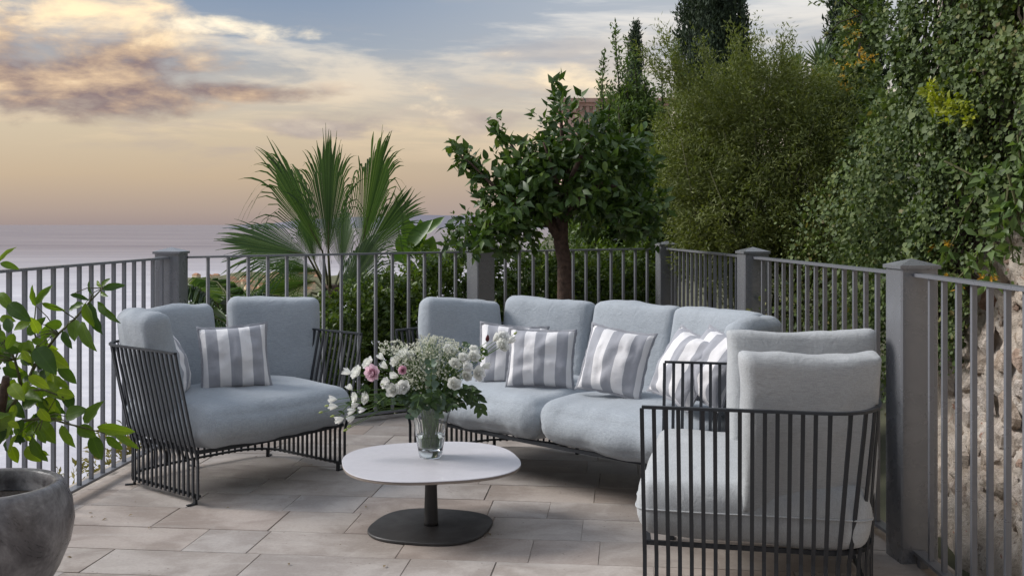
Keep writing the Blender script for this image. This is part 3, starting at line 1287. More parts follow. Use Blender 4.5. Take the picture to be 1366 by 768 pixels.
# ---- left armchair
CH = 'slatted armchairs on the terrace'
ch1 = seat_root('armchair', 'dark slatted armchair with blue grey cushions, left of the coffee table beside the sea railing', 'armchair', (-1.395, 4.66), (.773, -.635), CH)
CW, CD = .86, .66
seat_frame(ch1, CW, CD, .17, .03, .037, lambda n: (1, 16, n // 2, n - 17, n - 2))
flat_cushion(ch1, cushion_mesh('seat_cushion', CW + .02, CD + .08, .215, .095, .12, .02, .006, 1, 32, .0, .03), M['cushion'], (CW / 2, CD / 2 - .055, .345))
B1 = -PI / 2          # local angle of the chair's own front
put_cushion(ch1, 'back_cushion', cushion_mesh('back_cushion', .48, .50, .15, .045, .22, .02, .006, 2), M['cushion'], (.035, .44, .600), B1 + R(76), R(10))
put_cushion(ch1, 'back_cushion', cushion_mesh('back_cushion', .44, .48, .15, .045, .22, .02, .006, 3), M['cushion'], (.31, .63, .598), B1 + R(6), R(10))
put_cushion(ch1, 'back_cushion', cushion_mesh('back_cushion', .48, .50, .16, .045, .24, .02, .006, 4), M['cushion'], (.845, .55, .606), B1 - R(38), R(10))

# ---- right armchair
ch2 = seat_root('armchair', 'dark slatted armchair with pale grey cushions, nearest, seen from its side by the tall post', 'armchair', (.602, 4.19), (-.978, .207), CH)
seat_frame(ch2, CW, .70, .15, .02, .037, lambda n: (1, 16, n // 2, n - 17, n - 2))
flat_cushion(ch2, cushion_mesh('seat_cushion', CW + .02, CD + .07, .200, .050, .06, .010, .006, 5, 32, .0, .01), M['cushion_pale'], (CW / 2, CD / 2 + .005, .345))
put_cushion(ch2, 'back_cushion', cushion_mesh('back_cushion', .56, .49, .14, .016, .30, -.034, .006, 6), M['cushion_pale'], (.10, .525, .606), local_ang(ch2, R(-92)), R(5))
put_cushion(ch2, 'back_cushion', cushion_mesh('back_cushion', .45, .51, .14, .016, .32, -.034, .008, 7), M['cushion_pale'], (.80, .505, .60), local_ang(ch2, R(95)), R(7))

# ---- sofa
SFD = Vector((-.69, -.724, 0)).normalized()
sofa = seat_root('sofa', 'long curved slatted sofa with grey cushions and striped pillows, in front of the citrus tree', 'sofa', (-.535, 5.517), SFD)
SW, SD = 1.86, .66
seat_frame(sofa, SW, SD, .2, .14, .037, lambda n: (1, 16, int(n * .36), n // 2, int(n * .64), n - 17, n - 2))
for i in range(2):
    flat_cushion(sofa, cushion_mesh('seat_cushion', SW / 2 + .012, SD + .11, .22, .10, .14, .02, .007, 8 + i, 34, .0, .02), M['cushion'], (SW * (.25 + .5 * i), SD / 2 - .02, .345))
B0 = -PI / 2
put_cushion(sofa, 'back_cushion', cushion_mesh('back_cushion', .48, .49, .15, .045, .24, .02, .006, 10), M['cushion'], (.04, .33, .600), B0 + R(74), R(10), R(-4))
for i, (u, v, a) in enumerate(((.36, .68, 13), (.90, .75, 0), (1.42, .69, -11))):
    put_cushion(sofa, 'back_cushion', cushion_mesh('back_cushion', .55, .48, .16, .045, .22, .02, .006, 11 + i), M['cushion'], (u, v, .605), B0 + R(a), R(11))
put_cushion(sofa, 'back_cushion', cushion_mesh('back_cushion', .48, .49, .15, .045, .24, .02, .006, 15), M['cushion'], (1.76, .42, .60), B0 - R(78), R(10))


# ---- striped pillows
def pillow_mesh(name, w, h, t, seed, N=22):
    V, Fs = [], []
    rg = random.Random(seed)
    so = Vector((seed * 2.3, seed * .7, seed * 5.1))
    for side in (1, -1):
        for j in range(N + 1):
            for i in range(N + 1):
                u, v = -1 + 2 * i / N, -1 + 2 * j / N
                e = (1 - u * u) * (1 - v * v)
                z = t / 2 * (max(e, 0) ** .42)
                x = u * w / 2 * (1 - .07 * (1 - v * v) * abs(u))
                y = v * h / 2 * (1 - .07 * (1 - u * u) * abs(v))
                nz = noise.noise(Vector((u * 2.4, v * 2.4, side)) + so) * .014 + noise.noise(Vector((u * 5.5, v * 3.5, side)) + so) * .009
                z = z + nz * min(1, e * 3 + .15)
                z *= side
                zz = .010 * noise.noise(Vector((u * 1.2, v * 1.2, 5)) + so)
                V.append((x, y, z + zz))
    n1 = (N + 1) ** 2
    for j in range(N):
        for i in range(N):
            a = j * (N + 1) + i
            Fs.append((a, a + 1, a + N + 2, a + N + 1))
            a += n1
            Fs.append((a + N + 1, a + N + 2, a + 1, a))
    me = bpy.data.meshes.new(name)
    me.from_pydata(V, [], Fs)
    me.polygons.foreach_set('use_smooth', [True] * len(me.polygons))
    # flange: a thin frayed border
    b = MB()
    ring = []
    K = 64
    for k in range(K):
        q = k / K * 4
        s, f = int(q), q - int(q)
        e = -1 + 2 * f
        u, v = [(e, -1), (1, e), (-e, 1), (-1, -e)][s]
        x = u * w / 2 * (1 - .07 * (1 - v * v) * abs(u))
        y = v * h / 2 * (1 - .07 * (1 - u * u) * abs(v))
        ring.append((x, y, .010 * noise.noise(Vector((u * 1.2, v * 1.2, 5)) + so)))
    inn = [(x * .985, y * .985, z) for x, y, z in ring]
    outr = [(x + (.008 + .005 * rg.random()) * (x / (w / 2)), y + (.008 + .005 * rg.random()) * (y / (h / 2)), z + rg.uniform(-.004, .004)) for x, y, z in ring]
    vs = [(x, y, z + .002) for x, y, z in inn] + [(x, y, z + .0015) for x, y, z in outr] + [(x, y, z - .0015) for x, y, z in outr] + [(x, y, z - .002) for x, y, z in inn]
    fs = []
    for k in range(K):
        k2 = (k + 1) % K
        for r_ in range(3):
            fs.append((r_ * K + k, r_ * K + k2, (r_ + 1) * K + k2, (r_ + 1) * K + k))
    b.add(vs, fs)
    return me, b


def pillow(label, pos, face_ang, tilt, roll, w=.40, h=.37, t=.13, seed=1):
    me, b = pillow_mesh('striped_pillow', w, h, t, seed)
    o = link_mesh('striped_pillow', me, M['stripe'])
    tag(o, label, 'pillow', 'striped pillows on the seats')
    f = Vector((math.cos(face_ang), math.sin(face_ang), 0))
    up = Vector((0, 0, 1)) * math.cos(tilt) - f * math.sin(tilt)
    nrm = f * math.cos(tilt) + Vector((0, 0, 1)) * math.sin(tilt)
    x = up.cross(nrm)
    rm = Matrix.Rotation(roll, 3, nrm)
    m = Matrix((rm @ x, rm @ up, nrm)).transposed().to_4x4()
    m.translation = pos
    o.matrix_world = m
    o2 = b.build('hem', M['hem'], o, smooth=True)
    return o


pillow('grey and white striped pillow standing upright on the left armchair', W(313, 477, 5.17), R(-70), R(14), R(3), .325, .315, .145, 1)
pillow('striped pillow half hidden behind the slats of the left armchair arm', W(226, 487, 4.98), R(10), R(18), R(0), .36, .34, .145, 2)
pillow('striped pillow tucked behind another at the left end of the sofa', W(683, 474, 5.36), R(-92), R(14), R(-4), .34, .31, .145, 3)
pillow('grey and white striped pillow second from the left on the sofa, in front of another', W(722, 478, 5.17), R(-100), R(16), R(-1), .325, .285, .145, 4)
pillow('leaning striped pillow alone in the middle of the sofa', W(821, 482, 4.86), R(-118), R(20), R(-7), .315, .305, .145, 5)
pillow('striped pillow slumped sideways on the right half of the sofa', W(914, 490, 4.50), R(-150), R(26), R(-10), .30, .31, .145, 6)
pillow('striped pillow furthest right on the sofa, against the end cushion', W(952, 490, 4.40), R(-152), R(24), R(-8), .29, .31, .145, 7)


# ------------------------------------------------------------------ coffee table, vase
TX, TY, TZ = -.334, 4.33, .28


def squircle(rx, n, rot, k=72):
    out = []
    for i in range(k):
        q = 2 * PI * i / k
        c, s = math.cos(q), math.sin(q)
        r = (abs(c) ** n + abs(s) ** n) ** (-1 / n) * rx
        out.append((r * math.cos(q + rot), r * math.sin(q + rot)))
    return out


def disc(mb, outline, z0, z1, bev=.002):
    k = len(outline)
    sc = lambda f, z: [(x * f, y * f, z) for x, y in outline]
    f = 1 - bev / .3
    vs = sc(f, z0) + sc(1, z0 + bev) + sc(1, z1 - bev) + sc(f, z1)
    fs = [tuple(range(k - 1, -1, -1)), tuple(3 * k + i for i in range(k))]
    for r_ in range(3):
        fs += [(r_ * k + i, r_ * k + (i + 1) % k, (r_ + 1) * k + (i + 1) % k, (r_ + 1) * k + i) for i in range(k)]
    mb.add(vs, fs)


table = thing('coffee_table', 'low pale coffee table with rounded top on a dark pedestal', 'coffee table', (TX, TY, 0))
b = MB()
disc(b, squircle(.362, 2.55, R(12)), TZ - .004, TZ, .0015)
b.build('table_top', M['tabletop'], table)
b = MB()
disc(b, squircle(.361, 2.55, R(12)), TZ - .0135, TZ - .0042, .0015)
b.build('top_edge', M['tableedge'], table)
b = MB()
disc(b, squircle(.245, 2.75, R(-14)), .002, .014, .003)
b.build('base_plate', M['tablebase'], table, smooth=False)
b = MB()
b.lathe([(.030, .0142), (.029, .03), (.027, .10), (.024, .2), (.0225, TZ - .02), (.06, TZ - .0185), (.06, TZ - .0137)], 32)
b.build('pedestal', M['tablebase'], table, smooth=True)

VX, VY = -.341, 4.388
vase = thing('glass_vase', 'clear tapered glass vase half full of water on the coffee table', 'vase', (VX, VY, TZ + .0005))
b = MB()
prof = [(.0, 0), (.044, .0), (.047, .004), (.052, .03), (.072, .15), (.094, .232), (.0955, .236), (.0935, .236), (.0915, .230), (.0695, .15), (.0515, .045), (.046, .030), (.0, .027)]
b.lathe(prof, 48, capb=False, capt=False)
b.build('glass_body', M['glass'], vase, smooth=True)
b = MB()
b.lathe([(.0, .0285), (.0455, .031), (.0510, .046), (.0580, .084), (.0600, .092), (.0, .092)], 40, capb=False, capt=False)
b.build('water', M['water'], vase, smooth=True)

# ------------------------------------------------------------------ bouquet
rgb_ = random.Random(21)


def petal_bloom(rings, seed, size=1.0):
    """rings: (count, radius, height, cup, width); z up = facing direction."""
    rg = random.Random(seed)
    b = MB()
    for cnt, rad, h, cup, wid in rings:
        a0 = rg.uniform(0, 6)
        for k in range(cnt):
            a = a0 + 2 * PI * k / cnt + rg.uniform(-.15, .15)
            rr, hh = rad * rg.uniform(.9, 1.1), h * rg.uniform(.9, 1.1)
            vs = []
            for j, t in enumerate((0, .45, .8, 1.0)):
                ro = rr * (t ** .8) * (1 + cup * (t - .5))
                z = hh * (t ** 1.3)
                ww = wid * (0.25, 1.0, .95, .45)[j]
                for s in (-1, 0, 1):
                    aa = a + s * ww
                    ruf = rg.uniform(-.04, .04) * size * (t > .5)
                    vs.append((ro * math.cos(aa) * (1 - .08 * abs(s)), ro * math.sin(aa) * (1 - .08 * abs(s)), z + ruf * .3 - abs(s) * .02 * size * t))
            fs = []
            for j in range(3):
                for i in range(2):
                    q = j * 3 + i
                    fs.append((q, q + 1, q + 4, q + 3))
            b.add(vs, fs)
    me = bpy.data.meshes.new('bloom')
    me.from_pydata(b.v, [], b.f)
    me.polygons.foreach_set('use_smooth', [True] * len(me.polygons))
    return me


ROSE_MES = [petal_bloom([(6, 1.0, .62, .05, .66), (6, .84, .80, -.1, .66), (5, .60, .92, -.25, .75), (4, .36, .95, -.4, .9), (3, .18, .9, -.4, 1.0)], s) for s in (1, 2, 3)]
TULIP_MES = [petal_bloom([(4, .72, 1.35, -.1, .75), (3, .5, 1.45, -.45, .8), (3, .3, 1.3, -.5, .8)], s) for s in (4, 5)]
PEONY_ME = petal_bloom([(8, 1.0, .55, .0, .52), (8, .92, .85, -.1, .50), (8, .74, 1.05, -.2, .5), (7, .55, 1.15, -.3, .6), (6, .36, 1.15, -.3, .7), (4, .18, 1.1, -.3, .8)], 6)
for me in ROSE_MES + TULIP_MES:
    me.materials.append(M['white_petal'])
PEONY_ME.materials.append(M['pink_petal'])


def bud_mesh():
    b = MB()
    b.lathe([(.05, 0), (.3, .25), (.36, .6), (.22, 1.1), (.03, 1.4)], 8)
    me = bpy.data.meshes.new('bud')
    me.from_pydata(b.v, [], b.f)
    me.polygons.foreach_set('use_smooth', [True] * len(me.polygons))
    return me


BUD_ME = bud_mesh()
BUD_ME.materials.append(M['bud'])
DBUD_ME = BUD_ME.copy()
DBUD_ME.materials.clear()
DBUD_ME.materials.append(M['dark_petal'])


def single_leaf(name, wide, curl=.18, fold=.12, n=6, tip=1.0, wav=0.0, seed=0):
    """A unit leaf along +y in its own curved, folded surface."""
    V, Fs = [], []
    for j in range(n + 1):
        t = j / n
        w = wide / 2 * (math.sin(PI * t ** .82) ** .75 if 0 < t < 1 else 0.0)
        if t == 1 and tip < 1:
            w = wide * .1
        z = -curl * t * t + .02
        for s in (-1, 0, 1):
            V.append((s * w, t * (1 - .08 * curl), z + fold * abs(s) * w * 2 + wav * math.sin(t * 14 + seed + s) * abs(s) * .05))
    for j in range(n):
        for i in range(2):
            a = j * 3 + i
            Fs.append((a, a + 1, a + 4, a + 3))
    me = bpy.data.meshes.new(name)
    me.from_pydata(V, [], Fs)
    me.polygons.foreach_set('use_smooth', [True] * len(me.polygons))
    return me


def leaf_obj(me, name, parent, base, tip, nrm, wscale=1.0, origin=None):
    o = bpy.data.objects.new(name, me)
    C.objects.link(o)
    o.parent = parent
    base, tip = Vector(base), Vector(tip)
    y = tip - base
    L = y.length
    y = y.normalized()
    n = Vector(nrm)
    z = (n - y * n.dot(y))
    if z.length < 1e-3:
        z = Vector((0, 0, 1)) - y * y.z
    z.normalize()
    x = y.cross(z)
    m = Matrix((x * L * wscale, y * L, z * L)).transposed().to_4x4()
    m.translation = base - (origin if origin is not None else wpos(parent))
    o.matrix_basis = m
    return o


EUCA_MES = [single_leaf('leaf', .85, .15, .10, 5), single_leaf('leaf', .95, .05, .15, 5)]
DARK_MES = [single_leaf('leaf', .50, .30, .16, 6, 1, .6, 1), single_leaf('leaf', .42, .15, .2, 6, 1, .6, 2)]
for me in EUCA_MES:
    me.materials.append(M['euca'])
for me in DARK_MES:
    me.materials.append(M['darkleaf'])

bouquet = thing('bouquet', 'loose bouquet of white blooms, two pink peonies and eucalyptus in the glass vase', 'bouquet', (VX, VY, TZ + .06))
BO = wpos(bouquet)
CORE = Vector((VX, VY, TZ + .24))


def bq(zx, zy, dd=0.0):
    return W(400 + zx / 3.49, 420 + zy / 3.49, VY + dd)


def head(me, name, p, size, facing, label=None):
    o = bpy.data.objects.new(name, me)
    C.objects.link(o)
    o.parent = bouquet
    q = Vector(facing).normalized().to_track_quat('Z', 'Y')
    m = (Matrix.Translation(p - BO) @ q.to_matrix().to_4x4() @ Matrix.Rotation(rgb_.uniform(0, 6), 4, 'Z') @ Matrix.Scale(size, 4))
    o.matrix_basis = m
    if label:
        o['label'] = label
    return o


stems = MB()


def stem_to(p, r=.0016):
    p = Vector(p)
    a = rgb_.uniform(0, 6)
    base = Vector((VX + .025 * math.cos(a), VY + .025 * math.sin(a), TZ + .045))
    mid = CORE + Vector((rgb_.uniform(-.04, .04), rgb_.uniform(-.04, .04), -.03))
    hi = mid.lerp(p, .55) + Vector((0, 0, .035))
    stems.tube([base, mid, hi, p], [r * 1.3, r * 1.2, r, r * .8], 5)


white = [(325, 230, 0, 'r'), (240, 275, 0, 't'), (275, 275, -.02, 'r'), (245, 350, 0, 't'), (268, 382, -.03, 'r'), (275, 412, -.02, 't'), (262, 440, -.03, 't'),
         (258, 472, -.04, 't'), (175, 392, 0, 't'), (178, 425, -.03, 't'), (207, 478, -.05, 't'), (308, 440, -.05, 't'), (440, 352, -.10, 'r'), (487, 337, -.10, 'r'),
         (390, 210, .02, 't'), (410, 322, -.08, 'r'), (450, 222, -.04, 'r'), (488, 192, -.02, 'r'), (512, 202, 0, 'r'), (468, 205, .03, 'r'), (688, 170, -.02, 'r'),
         (718, 232, -.10, 'r'), (758, 210, -.08, 'r'), (802, 200, -.06, 'r'), (775, 250, -.11, 'r'), (823, 275, -.08, 'r'), (712, 327, -.13, 'r'), (843, 243, -.02, 't'),
         (805, 172, -.02, 'r'), (772, 290, -.07, 'r'), (898, 125, 0, 't'), (942, 107, 0, 'r'), (935, 147, -.03, 'r'), (966, 133, 0, 't'), (318, 385, -.02, 'r'), (462, 288, -.06, 't'),
         (410, 250, -.02, 't')]
for zx, zy, dd, k in white:
    p = bq(zx, zy, dd)
    out = (p - CORE).normalized()
    if k == 'r':
        head(ROSE_MES[rgb_.randrange(3)], 'white_bloom', p, rgb_.uniform(.025, .033), out + Vector((0, -.8, .2)) + Vector([rgb_.uniform(-.3, .3) for _ in range(3)]))
    else:
        head(TULIP_MES[rgb_.randrange(2)], 'white_bloom', p, rgb_.uniform(.022, .028), Vector((out.x * .9, out.y, -.15 if zy > 380 else .6)) + Vector([rgb_.uniform(-.35, .35) for _ in range(3)]))
    stem_to(p)
head(PEONY_ME, 'peony', bq(345, 270, -.10), .036, (-.35, -1, .15), 'large open pink peony')
stem_to(bq(345, 270, -.10), .002)
head(PEONY_ME, 'peony', bq(480, 257, -.12), .020, (-.05, -1, .25), 'small round pink peony')
stem_to(bq(480, 257, -.12), .002)
head(DBUD_ME, 'flower_bud', bq(872, 125, -.02), .024, (.1, -.3, 1), 'dark maroon flower bud')
stem_to(bq(872, 125, -.02))
for zx, zy, dd in ((135, 420, 0), (108, 450, 0), (162, 467, -.03), (240, 512, -.03), (222, 530, -.03), (845, 165, 0), (845, 207, -.03), (835, 195, .02), (995, 90, 0), (395, 325, -.08)):
    p = bq(zx, zy, dd)
    head(BUD_ME, 'flower_bud', p, rgb_.uniform(.012, .018), (p - CORE).normalized() + Vector((0, -.3, -.1)))
    stem_to(p, .0012)
for _ in range(12):
    stem_to(CORE + Vector((rgb_.uniform(-.06, .06), rgb_.uniform(-.05, .05), rgb_.uniform(.02, .08))), .0020)
# gypsophila sprays
np_r = np.random.default_rng(4)
fl, tw = [], MB()
for (zx, zy, sx, sy, n) in ((640, 150, 110, 50, 380), (540, 190, 90, 60, 260), (740, 180, 60, 50, 120), (590, 110, 50, 26, 60), (560, 250, 110, 60, 260), (430, 150, 70, 36, 110), (540, 310, 70, 60, 170), (745, 390, 25, 20, 25), (680, 240, 90, 70, 180)):
    for _ in range(n):
        a, rr = np_r.uniform(0, 2 * PI), math.sqrt(np_r.uniform(0, 1))
        p = bq(zx + sx * rr * math.cos(a), zy + sy * rr * math.sin(a), np_r.normal(0, .05) + (-.03 if zy > 200 else 0))
        fl.append(p)
        if np_r.uniform() < .35:
            q = p.lerp(CORE + Vector((0, 0, .05)), .35) + Vector((np_r.normal(0, .012), np_r.normal(0, .012), 0))
            tw.tube([p, q], .0006, 3, cap=False)
            if np_r.uniform() < .4:
                tw.tube([q, CORE], .0008, 3, cap=False)
fl = np.array([list(p) for p in fl])
rep = 5
pos = np.repeat(fl, rep, 0)
dirs = np_r.normal(0, 1, (len(pos), 3))
me = leaf_mesh('spray', pos + unit(dirs) * .0008, dirs, np_r.normal(0, 1, (len(pos), 3)), np_r.uniform(.004, .0065, len(pos)), np_r.uniform(.004, .006, len(pos)), np_r.uniform(0, 1, len(pos)), 'leaf', .2)
sp = link_mesh('filler_flowers', me, M['floret'], bouquet)
sp.location = -BO
sp['kind'] = 'stuff'
sp['label'] = 'cloud of tiny white filler flowers'
ob = tw.build('filler_twigs', M['stem'], bouquet, world=True)
ob['kind'] = 'stuff'
stems.build('stems', M['stem'], bouquet, world=True)['kind'] = 'stuff'


def sprig(name, pts, mes, leaf_len, n, seed, droop=0.0, pair=True):
    rg = random.Random(seed)
    b = MB()
    b.tube(pts, .0016, 5)
    s = b.build(name, M['stem'], bouquet, world=True)
    P = [Vector(p) for p in pts]
    for k in range(n):
        t = (k + .5) / n
        f = t * (len(P) - 1)
        i = min(int(f), len(P) - 2)
        p = P[i].lerp(P[i + 1], f - i)
        ax = (P[i + 1] - P[i]).normalized()
        for sgn in ((-1, 1) if pair else (rg.choice((-1, 1)),)):
            side = ax.cross(Vector((rg.uniform(-.5, .5), -1, rg.uniform(-.4, .4)))).normalized() * sgn
            dv = (side + ax * rg.uniform(.1, .7) + Vector((0, -.35, -droop)) + Vector([rg.uniform(-.25, .25) for _ in range(3)])).normalized()
            L = leaf_len * rg.uniform(.75, 1.15) * (1 - .35 * t)
            leaf_obj(rg.choice(mes), 'leaf', s, p, p + dv * L, (rg.uniform(-.5, .5), -1, rg.uniform(-.2, .8)), 1.0, BO)
    return s


c0 = CORE
sprig('eucalyptus_sprig', [bq(620, 420, -.12), bq(610, 330, -.16), bq(612, 260, -.16), bq(610, 205, -.14)], EUCA_MES, .040, 7, 1)
sprig('eucalyptus_sprig', [bq(600, 400, -.10), bq(570, 410, -.16), bq(535, 430, -.17), bq(510, 480, -.17)], EUCA_MES, .042, 6, 2, .3)
sprig('eucalyptus_sprig', [bq(690, 400, -.02), bq(720, 260, .0), bq(750, 170, .03), bq(790, 130, .03)], EUCA_MES, .036, 5, 3)
sprig('eucalyptus_sprig', [bq(640, 410, -.1), bq(650, 390, -.14), bq(655, 430, -.15), bq(650, 480, -.13)], EUCA_MES, .040, 4, 4, .4)
sprig('eucalyptus_sprig', [bq(600, 430, -.05), bq(520, 380, -.10), bq(470, 390, -.11), bq(430, 400, -.11)], EUCA_MES, .034, 5, 5, .2)
sprig('dark_leaf_sprig', [bq(720, 400, -.06), bq(790, 350, -.10), bq(830, 380, -.12), bq(850, 450, -.12)], DARK_MES, .062, 8, 6, .7)
sprig('dark_leaf_sprig', [bq(700, 390, -.08), bq(760, 330, -.12), bq(800, 345, -.14), bq(815, 420, -.14)], DARK_MES, .060, 7, 7, .8)
sprig('dark_leaf_sprig', [bq(560, 400, -.05), bq(470, 360, -.08), bq(400, 380, -.10), bq(350, 420, -.10)], DARK_MES, .048, 7, 8, .3)
sprig('dark_leaf_sprig', [bq(620, 400, .04), bq(560, 300, .06), bq(520, 250, .07)], DARK_MES, .05, 6, 9, .2)
sprig('dark_leaf_sprig', [bq(640, 400, .04), bq(720, 300, .05), bq(830, 190, .04), bq(870, 150, .0)], DARK_MES, .045, 7, 10, .2)
sprig('dark_leaf_sprig', [bq(640, 420, -.02), bq(640, 360, -.06), bq(600, 340, -.08)], DARK_MES, .055, 7, 11, .4)
sprig('dark_leaf_sprig', [bq(600, 420, -.02), bq(680, 370, -.07), bq(730, 370, -.08)], DARK_MES, .055, 7, 12, .4)
sprig('dark_leaf_sprig', [bq(330, 340, -.02), bq(290, 345, -.02), bq(180, 470, -.02)], DARK_MES, .026, 6, 13, .2)

for k in range(11):
    a = k * 2.4
    q0 = bq(600 + 50 * math.cos(a), 415, -.06 + .07 * math.sin(a))
    q1 = bq(605 + 95 * math.cos(a), 375 + 20 * math.sin(a * 1.7), -.08 + .10 * math.sin(a))
    q2 = bq(605 + 130 * math.cos(a), 400 + 40 * math.sin(a * 2.3), -.10 + .12 * math.sin(a))
    sprig('dark_leaf_sprig', [q0, q1, q2], DARK_MES, .050, 6, 40 + k, .4)
for k in range(9):
    a = k * 1.9
    q1 = bq(590 + 150 * math.cos(a), 300 + 60 * math.sin(a * 1.3), .03 + .05 * math.sin(a))
    sprig('dark_leaf_sprig', [CORE, CORE.lerp(q1, .6) + Vector((0, 0, .02)), q1], DARK_MES, .042, 7, 60 + k, .1)

# ------------------------------------------------------------------ pot with lemon plant
PX, PY = -1.707, 3.40
pot = thing('plant_pot', 'large rounded dark grey pot with mottled glaze in the corner', 'plant pot', (PX, PY, 0))
b = MB()
b.lathe([(.12, 0), (.150, .004), (.185, .06), (.225, .13), (.258, .21), (.270, .28), (.262, .345), (.244, .388), (.236, .404), (.226, .411), (.212, .411), (.203, .404), (.200, .37), (.205, .30), (.15, .28), (.0, .28)], 72, capt=False)
b.build('bowl', M['pot'], pot, smooth=True)
b = MB()
prof = [(0.001, .352), (.06, .350), (.12, .347), (.18, .344), (.2045, .340)]
b.lathe(prof, 40, capb=False, capt=False)
for i, v in enumerate(b.v):
    b.v[i] = (v[0], v[1], v[2] + .006 * noise.noise(Vector(v) * 40))
b.build('soil', M['soil'], pot, smooth=True)

lemon = thing('lemon_plant', 'leafy young lemon plant growing in the dark round pot', 'plant', (PX, PY, .345))
LO = wpos(lemon)
LEMON_MES = [single_leaf('leaf', .52, .22, .22, 8, 1, .5, 0), single_leaf('leaf', .46, .10, .28, 8, 1, .7, 2), single_leaf('leaf', .58, .30, .12, 8, 1, .4, 4)]
for me in LEMON_MES:
    me.materials.append(M['lemon_leaf'])
z1 = lambda x, y: (x / 5.12, 320 + y / 5.12)
z2 = lambda x, y: (x / 4.516, 460 + y / 4.516)
LL = [(z1, 0, 150, 100, 35, .6), (z1, 0, 160, 130, 190, .8), (z1, 245, 450, 215, 310, .7), (z1, 255, 440, 340, 305, .75), (z1, 285, 430, 440, 490, .55), (z1, 0, 360, 75, 480, .8),
      (z1, 60, 440, 195, 545, 1.1), (z1, 0, 535, 100, 550, 1.2), (z1, 480, 375, 610, 405, .6), (z1, 580, 440, 460, 480, 1.0), (z1, 640, 380, 580, 295, .7), (z1, 690, 325, 660, 275, .9),
      (z1, 695, 320, 735, 258, .9), (z1, 700, 340, 850, 295, .75), (z1, 690, 360, 735, 385, .8), (z1, 620, 420, 690, 650, 1.0), (z1, 585, 430, 625, 600, 1.0), (z1, 670, 420, 815, 570, .55),
      (z1, 520, 545, 505, 690, 1.5), (z1, 560, 555, 605, 760, .9), (z1, 430, 620, 490, 745, 1.0), (z1, 425, 575, 320, 580, 1.3), (z1, 210, 560, 85, 600, 1.2), (z1, 190, 650, 285, 535, .8),
      (z1, 385, 650, 315, 620, 1.3), (z2, 175, -30, 180, 125, 1.0), (z2, 250, 40, 400, 130, 1.1), (z2, 350, 130, 462, 228, .9), (z2, 330, 190, 415, 260, 1.1), (z2, 65, 240, 135, 325, 1.2),
      (z2, 270, 230, 385, 330, 1.0), (z2, 240, 365, 372, 450, 1.3), (z2, 395, 430, 495, 380, 1.2), (z2, 515, 470, 612, 338, 1.0), (z2, 585, 490, 812, 530, .75), (z2, 690, 540, 840, 620, .5),
      (z2, 640, 545, 742, 632, 1.0), (z2, 555, 545, 605, 690, 1.1), (z2, 465, 495, 575, 545, 1.3), (z2, 372, 480, 432, 632, .8), (z2, 195, 555, 268, 712, 1.05), (z2, 230, 460, 335, 590, 1.3),
      (z2, 250, 410, 160, 555, .9), (z2, 100, 400, 5, 580, 1.4), (z2, 110, 535, 50, 650, .7), (z2, 130, 535, 120, 605, .9), (z2, 215, 20, 330, 160, 1.2), (z2, 60, 90, 130, 170, 1.2),
      (z2, 120, 290, 250, 330, .9), (z2, 40, 340, 130, 420, 1.1), (z2, 170, 190, 300, 260, 1.0)]
rl = random.Random(8)
ALL = []
for fn, ax, ay, bx, by, wsc in LL:
    dd = 3.38 + rl.uniform(-.14, .14)
    A, Bp = fn(ax, ay), fn(bx, by)
    base, tip = W(A[0], A[1], dd), W(Bp[0], Bp[1], dd + rl.uniform(-.05, .02))
    leaf_obj(rl.choice(LEMON_MES), 'leaf', lemon, base, tip, (rl.uniform(-.6, .3), -1, rl.uniform(.0, .9)), wsc * .86)
    ALL.append(base)
for k in range(165):
    a, rr = rl.uniform(0, 2 * PI), math.sqrt(rl.random())
    px, py = 22 + 78 * rr * math.cos(a) * .9, 515 + 82 * rr * math.sin(a)
    if k > 130:
        px = rl.uniform(-130, -5)
        py = rl.uniform(350, 610)
    dd = 3.43 + rl.uniform(-.16, .24)
    base = W(px, py, dd)
    q = rl.uniform(0, 2 * PI)
    tip = base + Vector((math.cos(q) * .08, rl.uniform(-.05, .05), math.sin(q) * .07 - .04)).normalized() * rl.uniform(.042, .075)
    leaf_obj(rl.choice(LEMON_MES), 'leaf', lemon, base, tip, (rl.uniform(-.8, .6), -1, rl.uniform(-.2, 1.0)), rl.uniform(.9, 1.2))
    ALL.append(base)
st = MB()
def pxpath(lst, d):
    return [W(x, y, d) for x, y in lst]
trunk_pts = [Vector((PX + .02, PY, .335)), W(-12, 610, 3.4), W(4, 560, 3.4), W(30, 520, 3.4), W(52, 478, 3.4), W(78, 445, 3.4), W(100, 425, 3.4), W(120, 402, 3.38), W(137, 384, 3.36)]
st.tube(trunk_pts, [.011, .010, .008, .006, .005, .0042, .0035, .003, .002], 7)
st.tube([W(30, 520, 3.4), W(20, 480, 3.42), W(2, 447, 3.43), W(-8, 400, 3.43), W(-5, 350, 3.42)], [.005, .0045, .004, .003, .002], 6)
st.tube([W(10, 565, 3.4), W(60, 556, 3.36), W(90, 565, 3.33), W(112, 570, 3.32), W(140, 578, 3.31)], [.005, .004, .003, .0025, .0015], 6)
st.tube([W(55, 475, 3.4), W(45, 440, 3.42), W(48, 405, 3.42)], [.004, .003, .002], 6)
st.tube([W(-12, 600, 3.42), W(-50, 520, 3.48), W(-80, 440, 3.5)], [.007, .005, .003], 6)
st.tube([W(30, 520, 3.4), W(60, 520, 3.36), W(85, 530, 3.34)], [.004, .003, .002], 6)
for p in ALL[::2]:
    near = min(trunk_pts + [W(20, 480, 3.42), W(60, 556, 3.36), W(-50, 520, 3.48)], key=lambda q: (q - p).length)
    if (near - p).length < .16:
        st.tube([near, near.lerp(p, .5) + Vector((0, 0, .01)), p], [.002, .0016, .0012], 4)
st.build('stem', M['twig'], lemon, world=True, smooth=True)
